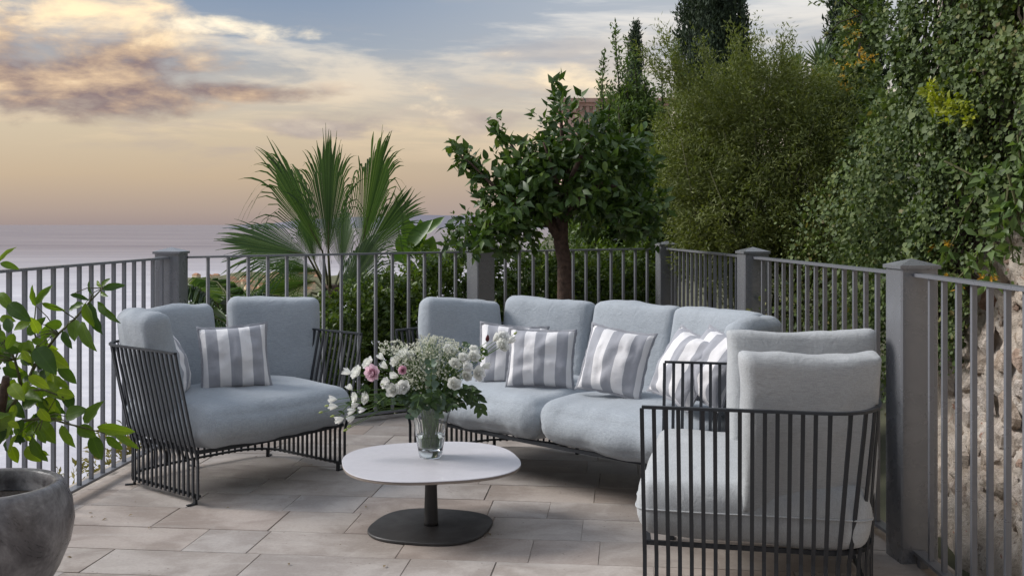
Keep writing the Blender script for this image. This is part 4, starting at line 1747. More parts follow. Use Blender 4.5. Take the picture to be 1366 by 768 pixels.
st = MB()
st.tube([Vector((PX - .03, PY + .02, .335)), W(-6, 590, 3.44), W(2, 545, 3.40), W(7, 512, 3.36), W(8, 503, 3.35)], [.016, .015, .014, .0135, .011], 12)
st.build('cut_stub', M['bark'], lemon, world=True, smooth=True)


# ------------------------------------------------------------------ foliage builders
def rng(seed):
    return np.random.default_rng(seed)


def ellipsoid_clumps(r, blobs, n, shell=.55, rag=.05):
    """Random clump centres and outward directions in a union of ellipsoids (cx,cy,cz,rx,ry,rz)."""
    vol = np.array([b[3] * b[4] * b[5] for b in blobs]) ** .75
    pick = r.choice(len(blobs), n, p=vol / vol.sum())
    B = np.array(blobs)[pick]
    d = unit(r.normal(0, 1, (n, 3)))
    rad = (shell + (1 - shell) * r.uniform(0, 1, n) ** .6) * (1 + r.normal(0, rag, n))
    return B[:, :3] + d * B[:, 3:] * rad[:, None], d


def foliage(name, mat, parent, cent, outd, per, spread, leaf_len, leaf_w, seed, updir=.2, shape='leaf', elong=1.0, jitter=.8):
    r = rng(seed)
    n = len(cent)
    c = np.repeat(cent, per, 0)
    o = np.repeat(outd, per, 0)
    tone = np.repeat(r.uniform(0, 1, n), per)
    twig = unit(o + r.normal(0, .5, (n, 3)).repeat(per, 0) + np.array([0, 0, updir]))
    along = r.uniform(-1, 1, (n * per, 1)) * spread * elong
    pos = c + twig * along + r.normal(0, 1, (n * per, 3)) * spread * .28
    dirs = unit(twig * .8 + unit(r.normal(0, 1, (n * per, 3))) * jitter)
    nrm = unit(o * .6 + r.normal(0, .6, (n * per, 3)) + np.array([0, 0, .5]))
    L = leaf_len * r.uniform(.7, 1.25, n * per)
    rnd = np.clip(.55 * tone + .45 * r.uniform(0, 1, n * per), 0, 1)
    if parent is not None:
        pos = pos - np.array(wpos(parent))
    me = leaf_mesh(name, pos, dirs, nrm, L, L * leaf_w, rnd, shape)
    ob = link_mesh(name, me, mat, parent)
    return ob


def limbs(parent, name, mat, chains):
    b = MB()
    for pts, rad in chains:
        b.tube(pts, rad, 9)
    return b.build(name, mat, parent, smooth=True, world=True)


# ------------------------------------------------------------------ citrus tree behind the sofa
TD = 6.75
tb = W(752, 299, TD)
citrus = thing('citrus_tree', 'small citrus tree with glossy dark leaves rising behind the sofa', 'tree', (tb.x, TD, 0))
bb = MB()
tr_pts = [Vector((tb.x - .02, TD, .0)), Vector((tb.x - .015, TD, .3)), W(753, 400, TD), W(753, 350, TD), W(748, 322, TD), W(750, 295, TD), W(752, 270, TD), W(756, 225, TD), W(750, 180, TD), W(746, 135, TD)]
bb.tube(tr_pts, [.060, .052, .047, .045, .048, .038, .031, .022, .014, .006], 12)
for chain, rad in (([W(748, 322, TD), W(735, 300, TD - .05), W(715, 285, TD - .1), W(685, 270, TD - .15), W(655, 245, TD - .2), W(628, 218, TD - .2), W(608, 203, TD - .2)], [.034, .03, .022, .015, .010, .006, .003]),
                   ([W(750, 295, TD), W(775, 265, TD - .1), W(805, 245, TD - .15), W(840, 255, TD - .2)], [.03, .022, .014, .005]),
                   ([W(745, 305, TD), W(720, 270, TD + .1), W(700, 220, TD + .15), W(680, 190, TD + .1), W(663, 168, TD + .1)], [.028, .02, .012, .007, .003]),
                   ([W(752, 270, TD), W(765, 230, TD - .2), W(790, 180, TD - .25)], [.022, .016, .005]),
                   ([W(752, 275, TD), W(740, 235, TD - .25), W(725, 190, TD - .3)], [.02, .014, .005]),
                   ([W(752, 260, TD), W(775, 220, TD + .3), W(800, 190, TD + .4)], [.02, .014, .005]),
                   ([W(735, 300, TD - .05), W(700, 300, TD - .2), W(655, 300, TD - .3), W(625, 300, TD - .3)], [.018, .012, .007, .003])):
    bb.tube(chain, rad, 8)
bb.build('trunk', M['bark'], citrus, smooth=True, world=True)
pit = MB()
pit.lathe([(.20, .0165), (.20, .022), (.12, .034), (.0, .045)], 24, (tb.x - .02, TD, 0), capb=True, capt=False)
pit.build('soil', M['soil'], citrus, world=True, smooth=True)
sc = TD / F_PX


def pb(px, py, d, rx, ry, rd):
    p = W(px, py, d)
    return (p.x, p.y, p.z, rx * d / F_PX, rd, ry * d / F_PX)


blobs = [pb(740, 250, TD, 75, 48, .38), pb(690, 270, TD - .15, 55, 38, .3), pb(800, 235, TD, 60, 50, .35), pb(765, 185, TD, 62, 42, .32), pb(815, 290, TD - .1, 38, 26, .22),
         pb(715, 215, TD - .1, 45, 30, .25), pb(655, 300, TD - .25, 40, 24, .2), pb(835, 215, TD + .1, 36, 40, .25), pb(680, 310, TD - .2, 40, 22, .2), pb(636, 316, TD - .3, 32, 17, .18), pb(856, 285, TD, 30, 42, .25)]
r = rng(31)
cent, outd = ellipsoid_clumps(r, blobs, 480, .45, .10)
shoots = []
for (x0, y0, x1, y1, n) in ((745, 165, 746, 112, 7), (690, 225, 658, 160, 7), (660, 250, 604, 196, 12), (640, 230, 610, 215, 4), (650, 235, 640, 205, 4), (655, 310, 605, 290, 7), (665, 205, 672, 225, 3), (760, 170, 800, 148, 6)):
    for k in range(n):
        t = (k + .5) / n
        p = W(x0 + (x1 - x0) * t + r.normal(0, 3), y0 + (y1 - y0) * t + r.normal(0, 3), TD - .12 + r.normal(0, .06))
        shoots.append(list(p))
shoots = np.array(shoots)
sd = unit(shoots - np.array(W(740, 270, TD)))
crown = foliage('crown', M['citrus_cloud'], citrus, np.concatenate([cent, shoots[:30]]), np.concatenate([outd, sd[:30]]), 9, .060, .078, .48, 32, .15, jitter=1.0)
crown['kind'] = 'stuff'
CIT_MES = [single_leaf('leaf', .46, .18, .2, 6, 1, .3, 0), single_leaf('leaf', .40, .3, .25, 6, 1, .4, 2)]
for me in CIT_MES:
    me.materials.append(M['citrus_leaf'])
cr = random.Random(33)
front, fd = ellipsoid_clumps(r, blobs, 500, .9)
sel = [i for i in range(500) if fd[i][1] < .25][:70]
spots = [(Vector(front[i]), Vector(fd[i])) for i in sel] + [(Vector(s), Vector(q)) for s, q in zip(shoots, sd)]
cnt = 0
for p, q in spots:
    for k in range(3 if cnt < 210 else 2):
        if cnt >= 290:
            break
        dv = (q * .7 + Vector([cr.gauss(0, .6) for _ in range(3)]) + Vector((0, -.2, -.15))).normalized()
        base = p + Vector([cr.gauss(0, .02) for _ in range(3)])
        leaf_obj(cr.choice(CIT_MES), 'leaf', citrus, base, base + dv * cr.uniform(.06, .09), (q.x * .4 + cr.uniform(-.4, .4), -.8, cr.uniform(.1, 1.0)), cr.uniform(.9, 1.2))
        cnt += 1


# ------------------------------------------------------------------ fan palm
def fan_frond(hast, tip, spread, edge, d_parent, npal, seed, droop=.25, flatten=0.0, petiole=None, mat=None, cup=.35, split=.60, name='frond', costa=.30):
    """A fan leaf: segments spread about the axis hast->tip; edge is the sideways direction of the fan."""
    rg = random.Random(seed)
    h, t = Vector(hast), Vector(tip)
    ax = (t - h)
    L = ax.length
    ax = ax / L
    sd_ = Vector(edge) if edge[0] != 'auto' else ax.cross(Vector((0, 1, 0))).normalized() + Vector((0, edge[1], 0))
    sd_ = (sd_ - ax * sd_.dot(ax)).normalized()
    nn = ax.cross(sd_)
    V, Fs, rn = [], [], []
    n = npal
    for i in range(n):
        th = spread * (-1 + 2 * (i + .5) / n)
        dth = spread / n
        Ls = L * (1 - .28 * abs(th / max(spread, .01)) ** 2) * rg.uniform(.90, 1.06)
        spl = split * rg.uniform(.85, 1.15)
        dr = droop * rg.uniform(.3, 1.5) * (.4 + 2.2 * abs(th / spread) ** 1.5)
        base = len(V)
        steps = (0.0, .3, .55, .7, .82, .92, 1.0)
        tone = rg.random()
        bend = rg.gauss(0, .08)
        for t_ in steps:
            rr = t_ * Ls
            wid = rr * math.tan(dth) if t_ <= spl else max(.0012, spl * Ls * math.tan(dth) * (1 - (t_ - spl) / (1 - spl)) ** 1.0)
            thb = th + bend * max(0, t_ - spl)
            dirv = ax * math.cos(thb) + sd_ * math.sin(thb)
            lat = -ax * math.sin(thb) + sd_ * math.cos(thb)
            p = h + ax * costa * L * (1 - (th / spread) ** 2) * min(1, t_ * 2) + dirv * rr * (1 - costa * (1 - (th / spread) ** 2) * .8) + nn * (cup * rr * (th / max(spread, .01)) ** 2 * .5)
            k = max(0, t_ - .5)
            p = p + Vector((0, 0, -1)) * dr * L * (k ** 2) * 2.6
            V += [p - lat * wid, p + nn * wid * .55, p + lat * wid]
        for j in range(len(steps) - 1):
            a = base + 3 * j
            Fs += [(a, a + 1, a + 4, a + 3), (a + 1, a + 2, a + 5, a + 4)]
            rn += [tone * .6 + .2, tone * .6 + .3]
    V = np.array([list(p) for p in V]) - np.array(wpos(d_parent))
    me = np_mesh(name, V, np.array(Fs), np.array(rn))
    o = link_mesh(name, me, mat or M['palm'], d_parent)
    if petiole is not None:
        b = MB()
        b.tube([petiole, Vector(petiole).lerp(h, .5) + Vector((0, 0, .01)), h, h + ax * L * .25], [.016, .011, .008, .002], 6)
        s = b.build('leaf_stalk', M['twig'], d_parent, world=True, smooth=True)
    return o


PD = 8.2
pc = W(441, 430, PD)
palm = thing('fan_palm', 'tall fan palm with ragged green fronds beyond the back railing', 'palm', (pc.x, PD, -1.0))
hub = W(441, 400, PD)
X, Yv, Z = Vector((1, 0, 0)), Vector((0, 1, 0)), Vector((0, 0, 1))
fan_frond(W(430, 335, PD - .1), W(352, 184, PD - .3), R(28), (.85, .6, .45), palm, 40, 1, .50, petiole=hub, split=.74)
fan_frond(W(438, 335, PD - .25), W(438, 176, PD - .35), R(31), (1, .25, 0), palm, 50, 2, .30, petiole=hub, split=.74)
fan_frond(W(482, 330, PD + .1), W(518, 168, PD + .1), R(28), (.8, .6, -.2), palm, 42, 3, .50, petiole=hub, split=.74)
fan_frond(W(410, 340, PD - .3), W(296, 318, PD - .6), R(52), (.1, .55, .85), palm, 54, 4, .16, petiole=hub, split=.74)
fan_frond(W(484, 342, PD + .2), W(554, 258, PD + .3), R(38), (.55, .2, -.55), palm, 50, 5, .20, petiole=hub, split=.74)
fan_frond(W(455, 358, PD + .3), W(462, 262, PD + .4), R(34), ('auto', .4), palm, 40, 30, .5, petiole=hub)
fan_frond(W(420, 350, PD + .3), W(398, 268, PD + .4), R(34), ('auto', -.4), palm, 36, 31, .6, petiole=hub)
fan_frond(W(456, 398, PD - .3), W(518, 296, PD - .45), R(42), (.9, -.4, .3), palm, 48, 6, .70, petiole=hub)
fan_frond(W(430, 398, PD - .3), W(366, 452, PD - .6), R(46), ('auto', .3), palm, 36, 9, .3, petiole=hub)
fan_frond(W(455, 405, PD - .3), W(478, 505, PD - .6), R(44), ('auto', -.3), palm, 40, 10, .2, petiole=hub)
fan_frond(W(474, 395, PD - .2), W(566, 446, PD - .4), R(50), ('auto', .4), palm, 42, 11, .25, petiole=hub)
fan_frond(W(420, 375, PD + .1), W(326, 396, PD + .0), R(42), ('auto', .7), palm, 36, 12, .3, petiole=hub)
fan_frond(W(455, 388, PD - .1), W(536, 372, PD - .3), R(46), ('auto', -.5), palm, 40, 13, .35, petiole=hub)
fan_frond(W(440, 410, PD - .1), W(432, 505, PD - .3), R(34), ('auto', .2), palm, 28, 14, .15, petiole=hub, mat=M['palm_dry'])
fan_frond(W(425, 395, PD + .3), W(350, 475, PD + .4), R(44), ('auto', .4), palm, 34, 15, .2, petiole=hub)
fan_frond(W(425, 362, PD + .3), W(350, 356, PD + .3), R(44), ('auto', .5), palm, 38, 16, .4, petiole=hub)
fan_frond(W(415, 390, PD - .1), W(400, 470, PD - .3), R(46), ('auto', .4), palm, 36, 21, .2, petiole=hub)
b = MB()
b.tube([Vector((pc.x, PD, -1.2)), W(441, 470, PD), W(442, 420, PD), W(441, 380, PD)], [.10, .10, .11, .06], 10)
b.build('trunk', M['bark'], palm, smooth=True, world=True)

# feather fronds low on the left behind the chair
feather = thing('low_palm', 'low feathery palm with arching fronds behind the left armchair', 'palm', tuple(W(300, 470, 7.9)))


def feather_frond(pts, parent, leaf_len, seed, n=44, name='frond'):
    rg = random.Random(seed)
    b = MB()
    P = [Vector(p) for p in pts]
    b.tube(P, [.010 - .007 * i / (len(P) - 1) for i in range(len(P))], 5)
    V = []
    pos, dirs, nrm, Ls = [], [], [], []
    for k in range(n):
        t = (k + .5) / n
        f = t * (len(P) - 1)
        i = min(int(f), len(P) - 2)
        p = P[i].lerp(P[i + 1], f - i)
        ax = (P[i + 1] - P[i]).normalized()
        for s in (-1, 1):
            side = ax.cross(Vector((0, 0, 1))).normalized() * s
            pos.append(list(p))
            dirs.append(list((side * .8 + ax * .55 + Vector((0, 0, -.35 + rg.uniform(-.15, .15)))).normalized()))
            nrm.append([0, 0, 1])
            Ls.append(leaf_len * math.sin(PI * (.12 + .8 * t)) * rg.uniform(.85, 1.1))
    me = leaf_mesh(name, np.array(pos) - np.array(wpos(parent)), np.array(dirs), np.array(nrm), np.array(Ls), np.array(Ls) * .07, np.array([rg.random() for _ in Ls]), 'leaf', .25)
    o = link_mesh(name, me, M['palm'], parent)
    b.build('midrib', M['twig'], o, world=True)
    return o


feather_frond([W(305, 455, 7.9), W(290, 405, 7.8), W(258, 382, 7.7), W(215, 380, 7.5)], feather, .32, 1)
feather_frond([W(310, 455, 7.9), W(330, 405, 8.0), W(345, 390, 8.0), W(375, 395, 7.9)], feather, .28, 2)
feather_frond([W(300, 460, 7.9), W(275, 420, 7.6), W(245, 405, 7.4), (-1.95, 7.3, .55)], feather, .30, 3)
feather_frond([W(300, 460, 7.9), W(310, 400, 8.4), W(290, 376, 8.8), W(262, 370, 9.2)], feather, .34, 4)
feather_frond([W(312, 460, 7.9), W(345, 430, 7.7), W(375, 425, 7.6), W(400, 445, 7.5)], feather, .26, 5)

# broad leaves right of the palm
banana = thing('broad_leaf_plant', 'broad leaved plant with paddle shaped leaves just right of the fan palm', 'plant', tuple(W(562, 430, 8.9)))
BAN_MES = [single_leaf('leaf', .42, .12, .18, 8, 1, .2, 0), single_leaf('leaf', .55, .25, .10, 8, 1, .2, 3)]
for me in BAN_MES:
    me.materials.append(M['banana'])
br = random.Random(3)
for (x0, y0, x1, y1, ws) in ((566, 312, 592, 288, .9), (545, 330, 575, 292, 1.0), (548, 320, 541, 291, 1.2), (560, 325, 562, 293, 1.2), (550, 340, 580, 318, 1.0), (545, 345, 535, 312, 1.2), (568, 345, 578, 316, 1.2),
                             (560, 350, 600, 338, .8), (545, 350, 520, 335, .9), (585, 352, 618, 333, .7), (600, 356, 640, 340, .6), (570, 365, 585, 335, 1.0), (555, 375, 540, 340, 1.0), (575, 380, 610, 362, .8), (560, 380, 535, 370, 1.0),
                             (590, 365, 612, 345, .9), (552, 332, 556, 302, 1.3), (538, 340, 528, 318, 1.1)):
    dd = 8.9 + br.uniform(-.25, .25)
    leaf_obj(br.choice(BAN_MES), 'leaf', banana, W(x0, y0, dd), W(x1, y1, dd - br.uniform(0, .12)), (br.uniform(-.6, .6), -1, br.uniform(.2, 1)), ws)
b = MB()
for x0, y0 in ((545, 340), (560, 335), (575, 350), (590, 358)):
    b.tube([W(562, 440, 8.9), W((x0 + 562) / 2, 390, 8.9), W(x0, y0, 8.9)], [.03, .02, .008], 6)
b.build('stem', M['twig'], banana, world=True, smooth=True)

# ------------------------------------------------------------------ hedge beyond the back railing
hedge = thing('hedge', 'dense small leaved green hedge growing along behind the back railing', 'hedge', (.4, 8.6, -.3))
r = rng(41)
hb = []
def back_at(t):
    return P_LEFT.lerp(P_BACKR, t)
offn = Vector((-.49, .87, 0))
for k in range(17):
    t = .22 + .84 * k / 16
    p = back_at(t) + offn * (.55 + .12 * noise.noise((k * .9, 0, 0)))
    top = .70 + .44 * min(1, k / 6) + .10 * noise.noise((k * 1.7, 3, 0))
    hb.append((p.x, p.y, top * .45 - .1, .22, .33, top * .62))
cent, outd = ellipsoid_clumps(r, hb, 3800, .60)
fo = foliage('foliage', M['hedge'], hedge, cent, outd, 20, .060, .044, .48, 42, .5, jitter=.9)
fo['kind'] = 'stuff'
hc = []
for k in range(17):
    bx = hb[k]
    hc.append(([Vector((bx[0], bx[1], -.5)), Vector((bx[0] + .03, bx[1], .1)), Vector((bx[0], bx[1] + .03, bx[2] + bx[5] * .6))], [.022, .016, .006]))
limbs(hedge, 'stems', M['darktwig'], hc)['kind'] = 'stuff'
r2 = rng(43)
sh = []
for (px, py0, py1, dd) in ((606, 330, 291, 8.9), (622, 330, 293, 8.8), (640, 325, 300, 8.8), (690, 335, 318, 9.0), (595, 345, 312, 8.9), (850, 330, 300, 9.2), (480, 420, 385, 8.4), (520, 380, 352, 8.6)):
    for k in range(10):
        t = k / 9
        sh.append(list(W(px + 3 * math.sin(k), py0 + (py1 - py0) * t, dd)))
sh = np.array(sh)
fo = foliage('upright_shoots', M['hedge'], hedge, sh, np.tile(np.array([[0., 0, 1.]]), (len(sh), 1)), 9, .035, .045, .40, 44, 1.0, jitter=.8)
fo['kind'] = 'stuff'


# ------------------------------------------------------------------ tall laurel with upright shoots
def upright_bush(name, label, cat, base, shoots_list, mat, leaf, seed, per=16, fillers=None, lw=.34, step=.075, spread=.06, stem_mat=None):
    t = thing(name, label, cat, base)
    r = rng(seed)
    cs, ds, chains = [], [], []
    for (p0, p1) in shoots_list:
        p0, p1 = Vector(p0), Vector(p1)
        L = (p1 - p0).length
        n = max(3, int(L / step))
        bend = Vector((r.normal(0, .05), r.normal(0, .05), 0))
        pts = []
        for k in range(n + 1):
            q = k / n
            p = p0.lerp(p1, q) + bend * math.sin(PI * q)
            pts.append(p)
            cs.append(list(p + Vector((r.normal(0, .02), r.normal(0, .02), 0)) * (1 - q)))
            ds.append(list((p1 - p0).normalized()))
        chains.append(([p for p in pts[::max(1, n // 4)]] + [pts[-1]], None))
    if fillers:
        c2, d2 = ellipsoid_clumps(r, fillers[0], fillers[1], .6)
        cs = np.concatenate([np.array(cs), c2])
        ds = np.concatenate([np.array(ds), d2])
    fo = foliage('crown', mat, t, np.array(cs), np.array(ds), per, spread, leaf, lw, seed + 1, .8, jitter=.75)
    fo['kind'] = 'stuff'
    b = MB()
    for pts, _ in chains:
        k = len(pts)
        b.tube([Vector(base) * .25 + pts[0] * .75] + pts, [.014] + [.012 - .009 * i / k for i in range(k)], 5)
    for p in [pts[0] for pts, _ in chains][:10]:
        b.tube([Vector(base), Vector(base).lerp(p, .5) + Vector((0, 0, .1)), p], [.035, .026, .014], 6)
    b.build('trunk', stem_mat or M['darktwig'], t, world=True, smooth=True)['kind'] = 'stuff'
    return t


LD = 10.3
lr = random.Random(12)
sl = []
for (x, ytop, dd, ybase) in ((778, 165, 0, 330), (803, 112, 0, 330), (806, 78, .1, 300), (820, 42, .1, 300), (833, 92, 0, 320), (815, 120, -.2, 330), (846, 78, .1, 330), (860, 108, 0, 330), (872, 118, .2, 330), (790, 160, .1, 330), (883, 95, .3, 320),
                           (900, 70, .3, 300), (893, 130, 0, 330), (770, 205, 0, 340), (825, 140, -.3, 340), (850, 150, -.3, 340), (875, 165, -.2, 340), (838, 60, .4, 300), (800, 190, -.4, 350), (865, 210, -.4, 350), (780, 250, -.4, 360), (905, 180, 0, 340), (885, 230, -.3, 350), (840, 240, -.5, 360)):
    sl.append((W(x + lr.uniform(-6, 6), ybase, LD + dd), W(x, ytop, LD + dd)))
upright_bush('laurel_shrub', 'tall dark green shrub with many upright leafy shoots behind the citrus tree', 'shrub', tuple(Vector((W(840, 300, LD).x, LD + .2, -.3))), sl, M['laurel'], .052, 51, 26,
             ([pb(838, 270, LD + .2, 60, 90, .6), pb(845, 190, LD + .2, 45, 70, .45), pb(790, 300, LD, 35, 60, .4), pb(880, 300, LD, 40, 80, .5)], 2600), .36, .085, .07)

# fine leaved willow-like thicket
WD = 8.0
wblobs = [pb(1000, 170, WD + .3, 100, 85, .6), pb(940, 240, WD + .1, 62, 60, .45), pb(1060, 220, WD + .2, 95, 110, .6), pb(985, 290, WD - .1, 85, 65, .45), pb(1090, 310, WD - .2, 75, 75, .45),
          pb(930, 180, WD + .4, 55, 50, .35), pb(1040, 130, WD + .5, 85, 50, .4), pb(960, 340, WD, 60, 50, .4), pb(1120, 180, WD + .6, 60, 70, .4), pb(1060, 380, WD - .2, 90, 60, .4)]
willow = thing('bamboo_thicket', 'olive green fine leaved thicket bulging over the right railing', 'shrub', (W(1020, 300, WD).x, WD, -.3))
r = rng(61)
cent, outd = ellipsoid_clumps(r, wblobs, 4300, .60, .13)
wt = []
for (x0, y0, x1, y1, n) in ((930, 190, 882, 205, 8), (930, 235, 876, 232, 9), (945, 260, 884, 262, 9), (910, 150, 898, 60, 5), (890, 110, 862, 66, 9), (915, 95, 884, 42, 9), (960, 120, 905, 90, 7), (1000, 110, 1008, 35, 9), (1010, 100, 1004, 70, 5),
                         (1040, 110, 1046, 52, 8), (1040, 90, 1042, 60, 4), (930, 120, 880, 100, 8), (1030, 120, 1060, 80, 6), (950, 90, 935, 55, 6), (985, 90, 980, 45, 7), (940, 300, 890, 300, 7)):
    for k in range(n):
        t = (k + .5) / n
        wt.append(list(W(x0 + (x1 - x0) * t + r.normal(0, 2.5), y0 + (y1 - y0) * t + r.normal(0, 2.5), WD - .1 + r.normal(0, .08))))
wt = np.array(wt)
cent = np.concatenate([cent, np.repeat(wt, 2, 0)])
outd = np.concatenate([outd, np.repeat(unit(wt - np.array(W(1000, 230, WD))), 2, 0)])
fo = foliage('crown', M['willow'], willow, cent, outd, 34, .10, .037, .26, 62, .25, shape='quad', elong=1.2, jitter=.85)
fo['kind'] = 'stuff'
ch = []
wr = random.Random(6)
for k in range(46):
    bl = wr.choice(wblobs)
    tip = Vector(bl[:3]) + Vector((wr.uniform(-.8, .8) * bl[3], wr.uniform(-1.0, .2) * bl[4], wr.uniform(.3, 1.0) * bl[5]))
    base = Vector((W(1020, 300, WD).x + wr.uniform(-.35, .35), WD + wr.uniform(-.2, .3), -.4))
    mid = base.lerp(tip, .55) + Vector((0, 0, .25))
    ch.append(([base, mid, tip], [.014, .009, .003]))
limbs(willow, 'stems', M['twig'], ch)['kind'] = 'stuff'


# ------------------------------------------------------------------ cypresses
def cypress(label, px, d, rpx, ytop, ybot, seed, n=1500, leaf=.10):
    p = W(px, ybot, d)
    ztop = HC - (ytop - HY) / F_PX * d
    z0 = p.z
    t = thing('cypress_tree', label, 'tree', (p.x, d, z0), 0, 'dark columnar cypresses')
    r = rng(seed)
    rad = rpx * d / F_PX
    q = r.uniform(0, 1, n)
    a = r.uniform(0, 2 * PI, n)
    prof = np.clip(np.minimum(1, (q + .02) * 6) * (1 - q ** 4.0), 0, 1) ** .7
    rr = rad * prof * (.80 + .20 * r.uniform(0, 1, n)) * (1 + .08 * np.sin(a * 5 + q * 9))
    pos = np.stack([p.x + rr * np.cos(a), d + rr * np.sin(a), z0 + q * (ztop - z0)], 1)
    out = np.stack([np.cos(a) * .35, np.sin(a) * .35, np.ones(n)], 1)
    fo = foliage('crown', M['cypress'], t, pos, unit(out), 14, leaf * 1.3, leaf, .34, seed + 1, .8, jitter=.45)
    fo['kind'] = 'stuff'
    b = MB()
    b.tube([(p.x, d, z0 - 1), (p.x, d, z0 + (ztop - z0) * .5), (p.x, d, z0 + (ztop - z0) * .9)], [.22, .15, .03], 8)
    # dense dark inner body of twigs
    b.build('trunk', M['bark'], t, world=True, smooth=True)
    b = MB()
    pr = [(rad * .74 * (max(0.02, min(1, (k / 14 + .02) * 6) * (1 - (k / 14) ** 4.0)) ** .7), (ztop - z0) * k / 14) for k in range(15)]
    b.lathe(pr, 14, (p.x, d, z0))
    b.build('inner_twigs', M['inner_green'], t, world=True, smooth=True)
    return t


cypress('broad dark cypress with its top out of view, behind the olive green thicket', 951, 17.0, 49, -150, 330, 71, 2600, .085)
cypress('slim dark cypress tip showing behind the tall upright shrub', 848, 22.0, 12, 34, 330, 73, 700, .08)
cypress('dark cypress hung with orange blossom beside the top of the ivy wall', 1142, 11.0, 36, -170, 330, 75, 2000, .07)

# spiky plants seen over the thicket
def spiky(label, px, py, d, size, seed):
    t = thing('yucca', label, 'plant', tuple(W(px, py, d)), 0, 'spiky plants above the thicket')
    rg = random.Random(seed)
    p = W(px, py, d)
    me = single_leaf('leaf', .10, .08, .3, 4)
    me.materials.append(M['yucca_obj'])
    for k in range(46):
        a = rg.uniform(0, 2 * PI)
        e = rg.uniform(.1, 1.45)
        dv = Vector((math.cos(a) * math.cos(e), math.sin(a) * math.cos(e), math.sin(e)))
        leaf_obj(me, 'leaf', t, p, p + dv * size * rg.uniform(.8, 1.1), (0, -.3, 1))
    b = MB()
    b.tube([p + Vector((0, 0, -2.2)), p + Vector((0, 0, -1.0)), p], [.09, .08, .07], 8)
    b.build('trunk', M['bark'], t, world=True, smooth=True)


M['yucca_obj'] = mat_leaf('spiky_leaf_blade', [(.07, .11, .05), (.12, .17, .07)], .45, .15, True)
spiky('spiky leaved plant poking up between the thicket and the blossom covered cypress', 1094, 92, 10.5, .33, 1)
spiky('smaller spiky leaved plant half sunk in the top of the thicket', 1062, 100, 10.8, .28, 2)

# ------------------------------------------------------------------ stone wall on the right
WX = 2.10
wall = thing('stone_wall', 'old rubble stone wall beyond the right railing, partly hidden by ivy', 'wall', (WX, 4.5, 0))


def wall_x(y, z):
    return WX + .05 * noise.noise((y * 1.3, z * 1.3, 0)) + .025 * noise.noise((y * 4, z * 4, 2)) + max(0, z - .9) * .03


def axis(segs):
    out = [segs[0][0]]
    for a, c, k in segs:
        out += [a + (c - a) * (i + 1) / k for i in range(k)]
    return out


def rough(y, z):
    p = Vector((y * 5.5, z * 7.5, 4))
    rid = 1 - abs(noise.noise(p)) * 2.2
    return .030 * rid + .022 * noise.noise(p * 2.7) + .012 * noise.noise(p * 6.5)


ya = axis([(.8, 3.4, 14), (3.4, 5.2, 140), (5.2, 5.35, 3)])
za = axis([(-.6, 0.0, 10), (0.0, 1.45, 100), (1.45, 4.0, 22)])
nx, nz = len(ya) - 1, len(za) - 1
V, Fs = [], []
for z in za:
    for y in ya:
        V.append((wall_x(y, z) - rough(y, z) + .03, y, z))
n0 = len(V)
for j in range(nz):
    for i in range(nx):
        a = j * (nx + 1) + i
        Fs.append((a, a + nx + 1, a + nx + 2, a + 1))
V += [(WX + .6, .8, -.6), (WX + .6, 5.35, -.6), (WX + .6, 5.35, 4.0), (WX + .6, .8, 4.0)]
Fs += [(n0, n0 + 3, n0 + 2, n0 + 1), (nx, n0 + 1, n0 + 2, nz * (nx + 1) + nx), (0, nz * (nx + 1), n0 + 3, n0), (nz * (nx + 1), nz * (nx + 1) + nx, n0 + 2, n0 + 3)]
b = MB()
b.v, b.f, b.mi = V, Fs, [0] * len(Fs)
b.build('mortar_face', M['plaster'], wall, world=True, smooth=True)


def stone_mesh(seed):
    rg = random.Random(seed)
    b = MB()
    K = 9
    vs = [(-.5, 0, 0)]
    fs = []
    ph = rg.uniform(0, 6)
    jit = [rg.uniform(.62, 1.18) for _ in range(K)]
    for rr, xx in ((.45, -.46), (.80, -.30), (1.0, .3)):
        for k in range(K):
            q = ph + 2 * PI * k / K
            vs.append((xx + rg.uniform(-.16, .16), rr * jit[k] * math.cos(q), rr * jit[k] * math.sin(q)))
    for k in range(K):
        k2 = (k + 1) % K
        fs.append((0, 1 + k2, 1 + k))
        for r_ in range(2):
            a = 1 + r_ * K
            fs.append((a + k, a + k2, a + K + k2, a + K + k))
    me = bpy.data.meshes.new('stone')
    me.from_pydata(vs, [], fs)
    me.materials.append(M['stone'])
    return me


ST = [stone_mesh(i) for i in range(12)]
sr = random.Random(17)
placed = []
tries = 0
while len(placed) < 290 and tries < 20000:
    tries += 1
    y, z = sr.uniform(3.75, 5.2), sr.uniform(-.05, 1.32)
    s = sr.choice([.020, .026, .034, .045, .058, .075]) if tries > 300 else sr.choice([.07, .085, .10])
    if any((y - a) ** 2 + (z - c) ** 2 < (.80 * (s + q)) ** 2 for a, c, q in placed):
        continue
    placed.append((y, z, s))
    o = bpy.data.objects.new('stone', sr.choice(ST))
    C.objects.link(o)
    o.parent = wall
    o.location = Vector((wall_x(y, z) - rough(y, z) + .032, y, z)) - wall.location
    o.rotation_euler = (sr.uniform(-.7, .7), sr.uniform(-.25, .25), sr.uniform(-.25, .25))
    o.scale = (s * sr.uniform(.35, .6), s * 1.15, s * .9)

# plastered footing and ochre strip below the ivy
oc = MB()
oc.box((1.86, 6.62, .02), (.16, .85, .62), R(1))
oc.box((1.86, 6.62, .345), (.19, .88, .02), R(1))
tag(oc.build('garden_wall', M['ochre']), 'low ochre yellow garden wall glimpsed between the armchair and the tall post', 'wall')

# ------------------------------------------------------------------ ivy over the wall
ivy = thing('ivy', 'thick curtain of ivy covering the tall wall on the right', 'ivy', (WX - .1, 5.2, 0))
r = rng(81)


